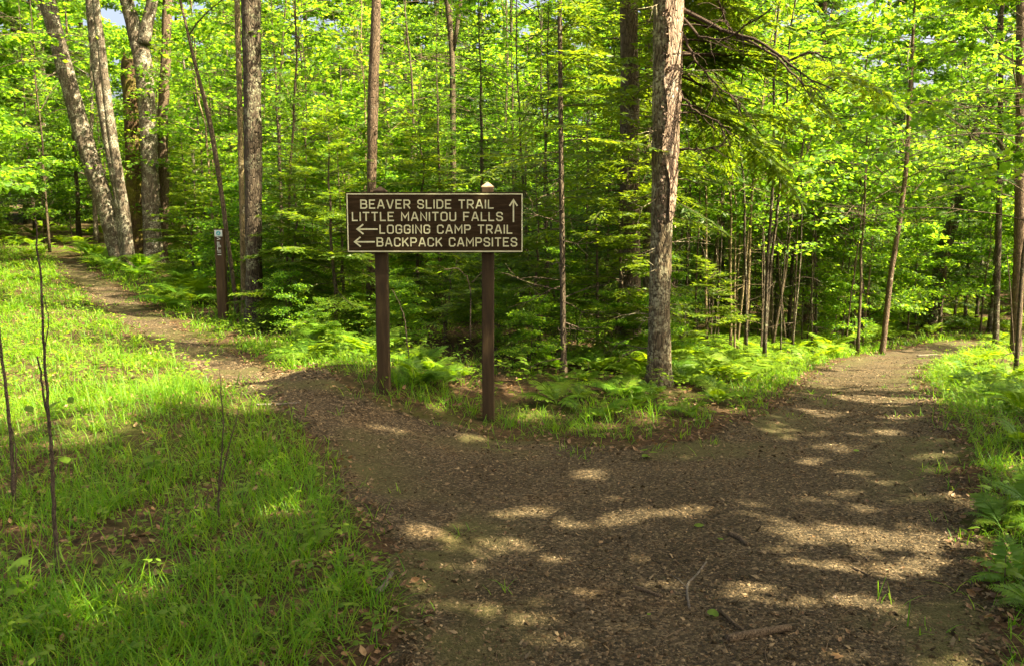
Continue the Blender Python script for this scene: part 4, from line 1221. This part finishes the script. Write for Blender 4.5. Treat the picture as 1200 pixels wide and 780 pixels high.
def build_chips():
    rng = rg(520)
    X, Y = spread_pts(250000, 1.9, 17, rng, 1.7, .62, .4)
    sd = path_sd(X, Y)
    k = (sd > -.1) & (rng.random(len(X)) < np.clip((sd + .1) / .3, 0, 1) * (1 - .85 * moss(X, Y)))
    X, Y = X[k][:120000], Y[k][:120000]; n = len(X)
    base = np.array([(1, 0, 0), (.2, .75, .05), (-.8, .45, 0), (-.6, -.6, 0), (.35, -.7, 0), (.1, .05, .55)])
    S = rng.uniform(.0032, .0085, n) * (1 + 1.2 * (rng.random(n) ** 6)) * np.clip(Y / 5, 1, 1.4)
    a = rng.random(n) * 6.283
    V = base[None] * (1 + rng.uniform(-.3, .3, (n, 6, 3)))
    V = V * S[:, None, None] * np.stack([rng.uniform(.8, 1.7, n), np.ones(n), rng.uniform(.6, 1.6, n)], 1)[:, None]
    ca, sa = np.cos(a)[:, None], np.sin(a)[:, None]
    tx = rng.normal(0, .6, (n, 1))
    x = V[..., 0] * ca - V[..., 1] * sa; y = V[..., 0] * sa + V[..., 1] * ca; z = V[..., 2] + x * tx
    Z = height(X, Y) + .012 * (fbm(X * 6, Y * 6, 14) - .5) + .012
    V = np.stack([x + X[:, None], y + Y[:, None], z + Z[:, None]], -1)
    T = np.array([(0, 1, 5), (1, 2, 5), (2, 3, 5), (3, 4, 5), (4, 0, 5)])
    g = Geo(); g.add(V.reshape(-1, 3), (T[None] + (np.arange(n) * 6)[:, None, None]).reshape(-1, 3))
    o = link("gravel", g.mesh("gravel", M['chip'])); tag(o, "brown gravel and wood chips covering the trail", "gravel", kind="stuff")
build_chips()

def build_debris():
    rng = rg(530); g = Geo()
    X, Y = spread_pts(1500, 2.2, 14, rng, 1.4)
    for x, y in zip(X, Y):
        a = rng.random() * 6.283; L = rng.uniform(.04, .22)
        z = float(height(x, y)) + .012
        pts = curve((x, y, z), (math.cos(a), math.sin(a), 0), L, 4, (0, 0, 0), rng, .12); pts[:, 2] = z + rng.uniform(0, .012, 4)
        tube(g, pts, np.array([1, .9, .8, .5]) * rng.uniform(.0012, .003), 3, cap=False)
    o = link("twig_litter", g.mesh("twig_litter", M['stick'])); tag(o, "tiny dead twigs strewn on trail and forest floor", "twigs", kind="stuff")
build_debris()

# ferns: each near plant is a thing with its fronds as parts
def frond_mesh(rng, full=True, far=False):
    g = Geo(); n = 12 if far else 17
    s = np.linspace(0, 1, 12)
    ang = R(62) - s * R(85)
    d = np.stack([np.cos(ang), 0 * s, np.sin(ang)], 1)
    pts = np.concatenate([[[0, 0, 0]], np.cumsum(d[:-1] / 11, 0)])
    pts[:, 1] += .06 * np.sin(s * 3 + rng.random() * 6) * s
    if far: tube(g, pts[[0, 4, 8, 11]], [.008, .006, .004, .002], 3, cap=False)
    else: tube(g, pts, np.linspace(.008, .002, 12), 3, cap=False)
    C, A, Nn, S = [], [], [], []
    for i in range(n):
        t = .16 + .82 * i / n
        p = np.array([np.interp(t, s, pts[:, k]) for k in range(3)])
        tg = np.array([np.interp(t, s, d[:, k]) for k in range(3)])
        up = np.array([-tg[2], 0, tg[0]])
        L = .30 * math.sin(min(1, (t - .08) * 2.6) * math.pi / 2) * (1 - t) ** .8 * 1.5 + .02
        for sg in (-1, 1):
            ax = rot(np.array([0, sg, 0]) * .9 + tg * .42 + rng.normal(0, .05, 3) - up * .08)
            if full:
                m = max(3, int(L / .026))
                for q in range(m):
                    u = (q + .5) / m
                    w = L * .22 * (1 - u) + .012
                    for s2 in (-1, 1):
                        C.append(p + ax * L * u); A.append(rot(tg * s2 * .8 + ax * .6)); Nn.append(up + rng.normal(0, .12, 3)); S.append(w)
                C.append(p + ax * L * .9); A.append(ax); Nn.append(up); S.append(L * .16 + .008)
            else:
                C.append(p); A.append(ax); Nn.append(up + rng.normal(0, .12, 3)); S.append(L)
    tp = TPL_RHOMB if full else (np.array([(0, 0, 0), (.3, .15, -.02), (1, 0, -.12), (.3, -.15, -.02)]), None, np.array([(0, 3, 2, 1)]))
    if full: tp = (TPL_RHOMB[0] * [1, .8, .6], None, np.array([(0, 3, 2, 1)]))
    leaves(g, C, A, Nn, np.array(S), tp)
    return g
FROND_G = [frond_mesh(rg(600 + k), k == 2) for k in range(3)]
FROND = [g.mesh("frond", M['fern']) for g in FROND_G]
def fern(x, y, size, rng, label, group):
    root = empty("fern", (x, y, float(height(x, y))), rng.random() * 6.28)
    tag(root, label, "fern", group)
    n = int(rng.integers(6, 10))
    for i in range(n):
        o = link("frond", FROND[int(rng.integers(3))], root)
        o.rotation_euler = (rng.normal(0, .12), rng.uniform(-.3, .35), i / n * 6.283 + rng.normal(0, .25))
        s = size * rng.uniform(.7, 1.15); o.scale = (s, s, s)
rf = rg(610)
def fern_zone(n, pxs, label, group, size=(.35, .6)):
    poly = np.array([Gd(*p) for p in pxs]); lo = poly.min(0); hi = poly.max(0)
    k = 0; got = []; tries = 0
    while k < n and tries < 4000:
        tries += 1
        x, y = rf.uniform(lo, hi)
        if pip(poly, np.array([x]), np.array([y]))[0] < 0 or pip(PATH, np.array([x]), np.array([y]))[0] > -.12: continue
        if any((x - a) ** 2 + (y - b) ** 2 < .05 for a, b in got): continue
        got.append((x, y)); fern(x, y, rf.uniform(*size), rf, label, group); k += 1
fern_zone(20, [(620, 470), (690, 495), (800, 500), (860, 480), (830, 440), (700, 425), (620, 430)], "green fern at the foot of the pale peeling trunk", "ferns round the pale trunk", (.24, .44))
fern_zone(34, [(1096, 450), (1120, 505), (1137, 560), (1260, 640), (1300, 450), (1180, 430)], "green fern on the bank beside the wide trail", "ferns on the trail bank", (.26, .46))
fern_zone(6, [(1160, 590), (1170, 700), (1260, 760), (1260, 600)], "fern nearest the camera on the outer edge of the wide trail", "ferns on the outer trail edge", (.18, .32))
fern_zone(22, [(90, 300), (130, 330), (215, 366), (240, 366), (245, 330), (150, 298)], "bright fern between the maple clump and the narrow trail", "ferns below the maple clump", (.45, .8))
fern_zone(7, [(345, 412), (430, 440), (440, 405), (350, 385)], "fern in the dim ground between marker post and board", "ferns behind the fork", (.4, .65))
fern_zone(6, [(470, 455), (560, 480), (565, 440), (480, 420)], "small fern between the two sign posts", "ferns between the sign posts", (.22, .4))
fern_zone(22, [(800, 435), (900, 430), (960, 405), (960, 385), (820, 390)], "sunlit fern between pale trunk and hemlock", "ferns by the hemlock", (.4, .7))
fern_zone(20, [(970, 405), (1150, 390), (1150, 360), (980, 372)], "sunlit fern along the inner side of the trail bend", "ferns at the trail bend", (.45, .8))
fern_zone(5, [(0, 330), (60, 330), (50, 290), (0, 280)], "fern on the grassy bank beyond the narrow trail", "ferns on the grassy bank", (.35, .6))

def build_fern_bed():
    rng = rg(640)
    fg = [frond_mesh(rg(650 + k), False, True) for k in range(3)]
    data = []
    for g in fg:
        V = np.concatenate(g.V); T = np.concatenate(g.T) if g.T else np.zeros((0, 3), int); Q = np.concatenate(g.Q)
        data.append((V, T, Q))
    out = Geo()
    X, Y = spread_pts(1500, 9, 36, rng, 1.2)
    dens = smooth(.42, .60, fbm(X * .5 + 5, Y * .5, 51)) * .8 + .35
    u = X / Y
    k = (rng.random(len(X)) < dens) & (pip(PATH, X, Y) < -.3) & ~((u < -.36) & (Y < 21)) & ~((u > -.36) & (u < -.2) & (Y < 13.5)) & ~((u > -.25) & (u < .12) & (Y < 11.5)) & ~((np.abs(u - .5) < .12) & (Y < 21) & (rng.random(len(X)) < .6))
    X, Y = X[k], Y[k]
    for x, y in zip(X, Y):
        z = float(height(x, y))
        n = int(rng.integers(5, 8)); sz = rng.uniform(.4, .8)
        for i in range(n):
            V, T, Q = data[int(rng.integers(3))]
            a = i / n * 6.283 + rng.normal(0, .3); tl = rng.uniform(-.2, .3); s = sz * rng.uniform(.7, 1.1)
            v = V * s
            c, q = math.cos(tl), math.sin(tl)
            v = np.stack([v[:, 0] * c + v[:, 2] * q, v[:, 1], -v[:, 0] * q + v[:, 2] * c], 1)
            c, q = math.cos(a), math.sin(a)
            v = np.stack([v[:, 0] * c - v[:, 1] * q + x, v[:, 0] * q + v[:, 1] * c + y, v[:, 2] + z], 1)
            out.add(v, T if len(T) else None, Q)
    o = link("fern_undergrowth", out.mesh("fern_undergrowth", M['fern'])); tag(o, "ferny undergrowth carpeting the deeper wood", "undergrowth", kind="stuff")
build_fern_bed()

def build_herbs():
    """low broad-leaved seedlings, uncountable"""
    rng = rg(660); g = Geo()
    X, Y = spread_pts(13000, 2.4, 22, rng, 1.1)
    sd = path_sd(X, Y)
    k = (sd < -.05) & (rng.random(len(X)) < .3 + .25 * (Y > 6) + .5 * smooth(.45, .6, fbm(X * 1.1 + 20, Y * 1.1, 61)))
    X, Y = X[k], Y[k]
    C, A, Nn, S = [], [], [], []
    for x, y in zip(X, Y):
        z = float(height0(x, y)); h = rng.uniform(.03, .16) * (1 if y < 7 else 1.8)
        m = int(rng.integers(3, 6)); a0 = rng.random() * 6.28
        for q in range(m):
            a = a0 + q / m * 6.283 + rng.normal(0, .2)
            C.append((x + .01 * math.cos(a), y + .01 * math.sin(a), z + h * rng.uniform(.8, 1.1))); A.append((math.cos(a), math.sin(a), rng.normal(-.05, .2)))
            Nn.append((rng.normal(0, .2), rng.normal(0, .2), 1)); S.append(rng.uniform(.02, .045) * (1 if y < 7 else 1.4))
    leaves(g, C, A, Nn, np.array(S), TPL_OVAL)
    o = link("seedling_cover", g.mesh("seedling_cover", M['herb'])); tag(o, "low broad leaved seedlings covering the ground", "ground cover", kind="stuff")
build_herbs()

# ------------------------------------------------------------------ small named things
def px_branch(geo, pl, Y0, base, r0, r1, rng, dy=None):
    d = dy if dy is not None else [0] * len(pl)
    pts = np.array([P(x, y, Y0 + q) for (x, y), q in zip(pl, d)]) - base
    n = max(8, 4 * len(pl)); s = np.linspace(0, len(pl) - 1, n)
    pts = np.stack([np.interp(s, np.arange(len(pl)), pts[:, i]) for i in range(3)], 1)
    pts[1:] += rng.normal(0, .0025, (n - 1, 3))
    tube(geo, pts, np.linspace(r0, r1, n), 6)
    return pts
def bare_sapling(label, stems, rng, leafs=()):
    b = Gd(*stems[0][0][0]); Y0 = b[1]
    base = np.array([b[0], b[1], float(height(*b))])
    root = empty("bare_sapling", base); tag(root, label, "sapling")
    for pl, r0, r1 in stems:
        g = Geo()
        px_branch(g, pl, Y0, base, r0, r1, rng)
        link("stem", g.mesh("stem", M['sapling_dark'], True), root)
    for (x, y, s) in leafs:
        g = Geo(); c = P(x, y, Y0 + rng.uniform(-.05, .05)) - base
        a = rng.random() * 6.28
        leaves(g, [c], [(math.cos(a), math.sin(a), -.2)], [(rng.normal(0, .3), rng.normal(0, .3), 1)], np.array([s * .65]), TPL_OVAL)
        link("leaf", g.mesh("leaf", M['herb']), root)
rs = rg(700)
bare_sapling("tall dark bare sapling forking low in the grass beside the narrow trail",
             [([(68, 678), (64, 610), (62, 550), (58, 500), (52, 430), (50, 360), (44, 290), (42, 255)], .011, .003), ([(59, 500), (52, 465), (44, 418)], .006, .004),
              ([(64, 670), (66, 640), (62, 610)], .006, .003), ([(52, 420), (57, 370), (50, 345)], .003, .0015)], rs, [(80, 465, .09), (30, 475, .10), (95, 520, .10), (40, 520, .11), (66, 470, .08)])
bare_sapling("leaning dark bare stem at the very edge of the grass", [([(18, 598), (14, 530), (6, 450), (0, 395), (-8, 330)], .012, .006), ([(17, 580), (20, 530), (14, 500)], .005, .003)], rs, [(20, 610, .07), (14, 590, .06)])
bare_sapling("short bare three pronged sapling in the grass near the trail edge",
             [([(254, 618), (258, 560), (262, 500), (258, 436)], .006, .002), ([(257, 575), (266, 530), (280, 480)], .005, .002), ([(240, 610), (243, 585), (244, 572)], .004, .002), ([(230, 612), (229, 590), (228, 570)], .003, .002)], rs)
bare_sapling("thin bare stem among the ferns at the far edge of the wide trail", [([(1190, 432), (1187, 390), (1184, 340), (1180, 300)], .014, .008), ([(1188, 412), (1178, 416), (1170, 430)], .010, .007)], rs)
bare_sapling("pale crooked leafy twig rising between the two sign posts", [([(482, 440), (478, 410), (474, 372), (468, 356), (460, 340)], .006, .002), ([(551, 400), (552, 345), (548, 325), (536, 314), (520, 316)], .006, .003), ([(552, 332), (562, 322), (568, 316)], .004, .002)], rs,
             [(470, 372, .09), (490, 376, .09), (466, 390, .08), (484, 404, .10), (496, 405, .09), (462, 352, .09), (518, 318, .09), (570, 330, .08), (494, 352, .08), (505, 342, .08), (478, 356, .08), (488, 420, .08)])

def seedling(px, py, h, nl, ls, label, rng):
    b = Gd(px, py); base = np.array([b[0], b[1], float(height(*b))])
    root = empty("leafy_seedling", base, rng.random() * 6); tag(root, label, "seedling")
    g = Geo(); st = curve((0, 0, 0), (rng.normal(0, .1), rng.normal(0, .1), 1), h, 6, (0, 0, 0), rng, .05)
    tube(g, st, np.linspace(.004, .002, 6), 5); link("stem", g.mesh("stem", M['stick'], True), root)
    for i in range(nl):
        a = i * 2.4; q = min(5, 2 + i * 4 // nl)
        g = Geo(); leaves(g, [st[q]], [(math.cos(a), math.sin(a), rng.normal(.0, .15))], [(rng.normal(0, .2), rng.normal(0, .2), 1)], np.array([ls * rng.uniform(.7, 1.1)]), TPL_MAPLE if nl % 2 else TPL_OVAL)
        link("leaf", g.mesh("leaf", M['herb']), root)
for a in ((372, 640, .12, 5, .10, "pale green maple seedling in the grass beside the trail fork"), (622, 420, .35, 6, .16, "big leaved light green seedling beside the nearer sign post"),
          (612, 448, .25, 5, .12, "small maple seedling low beside the nearer sign post"), (80, 560, .3, 6, .11, "broad leaved seedling under the tall forked bare sapling"),
          (180, 560, .22, 5, .10, "maple seedling in the shaded middle of the grass"), (1150, 600, .14, 5, .08, "small seedling at the grassy outer edge of the wide trail"),
          (690, 448, .2, 6, .07, "yellowish seedling among ferns by the pale trunk"), (760, 535, .08, 4, .07, "tiny two toned seedling on the bare verge below the ferns"),
          (20, 715, .2, 5, .08, "maple seedling in the bottom corner of the grass"), (1175, 690, .14, 6, .10, "broad leaved plant on the outer trail edge")):
    seedling(*a, rs)

def stick(pl, r, label, name="fallen_stick", m='stick', forks=()):
    pts2 = [Gd(*p) for p in pl]
    b = pts2[0]; base = np.array([b[0], b[1], float(height(*b)) + r * .75 + .012])
    root = empty(name, base); tag(root, label, "stick")
    for q, line in enumerate([pl] + list(forks)):
        pts = []
        for p in line:
            w = Gd(*p); pts.append((w[0] - base[0], w[1] - base[1], float(height(*w)) + r * .75 + .012 - base[2]))
        pts = np.array(pts); n = 12; s = np.linspace(0, len(pts) - 1, n)
        pts = np.stack([np.interp(s, np.arange(len(pts)), pts[:, i]) for i in range(3)], 1)
        g = Geo(); rr_ = r if q == 0 else r * .4
        tube(g, pts, np.linspace(rr_, rr_ * .75, n), 8, bumpy=.15, rng=rs)
        link("stick_body" if q == 0 else "side_twig", g.mesh("stick_body", M[m], True), root)
stick([(852, 747), (885, 742), (926, 735)], .018, "thick broken stick lying on the trail near the bottom", forks=[[(845, 714), (858, 726), (876, 740)]])
stick([(855, 621), (866, 627), (876, 634)], .015, "short dark stick lying in the middle of the wide trail")
stick([(443, 703), (450, 692), (459, 680)], .014, "pale weathered stick at the grass edge of the fork", m='bark_dead')
stick([(744, 685), (760, 689), (776, 693)], .009, "small stick with a yellowish cut end on the trail")
stick([(808, 708), (805, 690), (806, 678), (817, 668), (828, 655)], .006, "thin pale forked twig on the bare trail", m='bark_dead', forks=[[(805, 682), (795, 676), (786, 667)]])
stick([(1000, 664), (1012, 668), (1020, 674)], .008, "short stick in the sun flecks of the wide trail")
stick([(300, 478), (325, 476), (352, 472)], .008, "pale stick across the mouth of the narrow trail", m='bark_dead')
stick([(1075, 416), (1098, 415)], .02, "weathered root crossing the wide trail near the bend", m='bark_dead')

def fallen_leaf(px, py, s, label, m, tpl, az):
    b = Gd(px, py)
    g = Geo(); leaves(g, [(0, 0, 0)], [(math.cos(az), math.sin(az), .1)], [(.1, -.25, 1)], np.array([s]), tpl)
    o = link("fallen_leaf", g.mesh("fallen_leaf", M[m]), None, (b[0], b[1], float(height(*b)) + .03)); tag(o, label, "leaf")
TPL_HEART = (np.array([(0, 0, 0), (-.12, .22, 0), (.05, .46, .02), (.40, .44, .04), (.75, .24, .02), (1.05, 0, -.05), (.75, -.24, .02), (.40, -.44, .04), (.05, -.46, .02), (-.12, -.22, 0), (.4, 0, -.02)]),
             np.array([(k, (k + 1) % 10, 10) for k in range(10)]), None)
fallen_leaf(835, 718, .050, "heart shaped bright green leaf lying on the trail by the thick stick", 'herb', TPL_HEART, 1.2)
fallen_leaf(813, 613, .060, "narrow green leaf lying on the middle of the trail", 'herb', TPL_OVAL, .2)
fallen_leaf(758, 718, .022, "tiny green leaf scrap low on the trail", 'herb', TPL_OVAL, .5)
fallen_leaf(985, 772, .045, "yellow brown curled leaf at the bottom of the trail", 'litter', TPL_MAPLE, 2.0)
fallen_leaf(702, 637, .04, "orange brown leaf on the shaded part of the trail", 'litter', TPL_OVAL, 1.0)
fallen_leaf(1000, 528, .05, "little green leaf far up the wide trail", 'herb', TPL_OVAL, .3)
fallen_leaf(848, 633, .035, "small green leaf beside the short dark stick", 'herb', TPL_OVAL, 2.5)
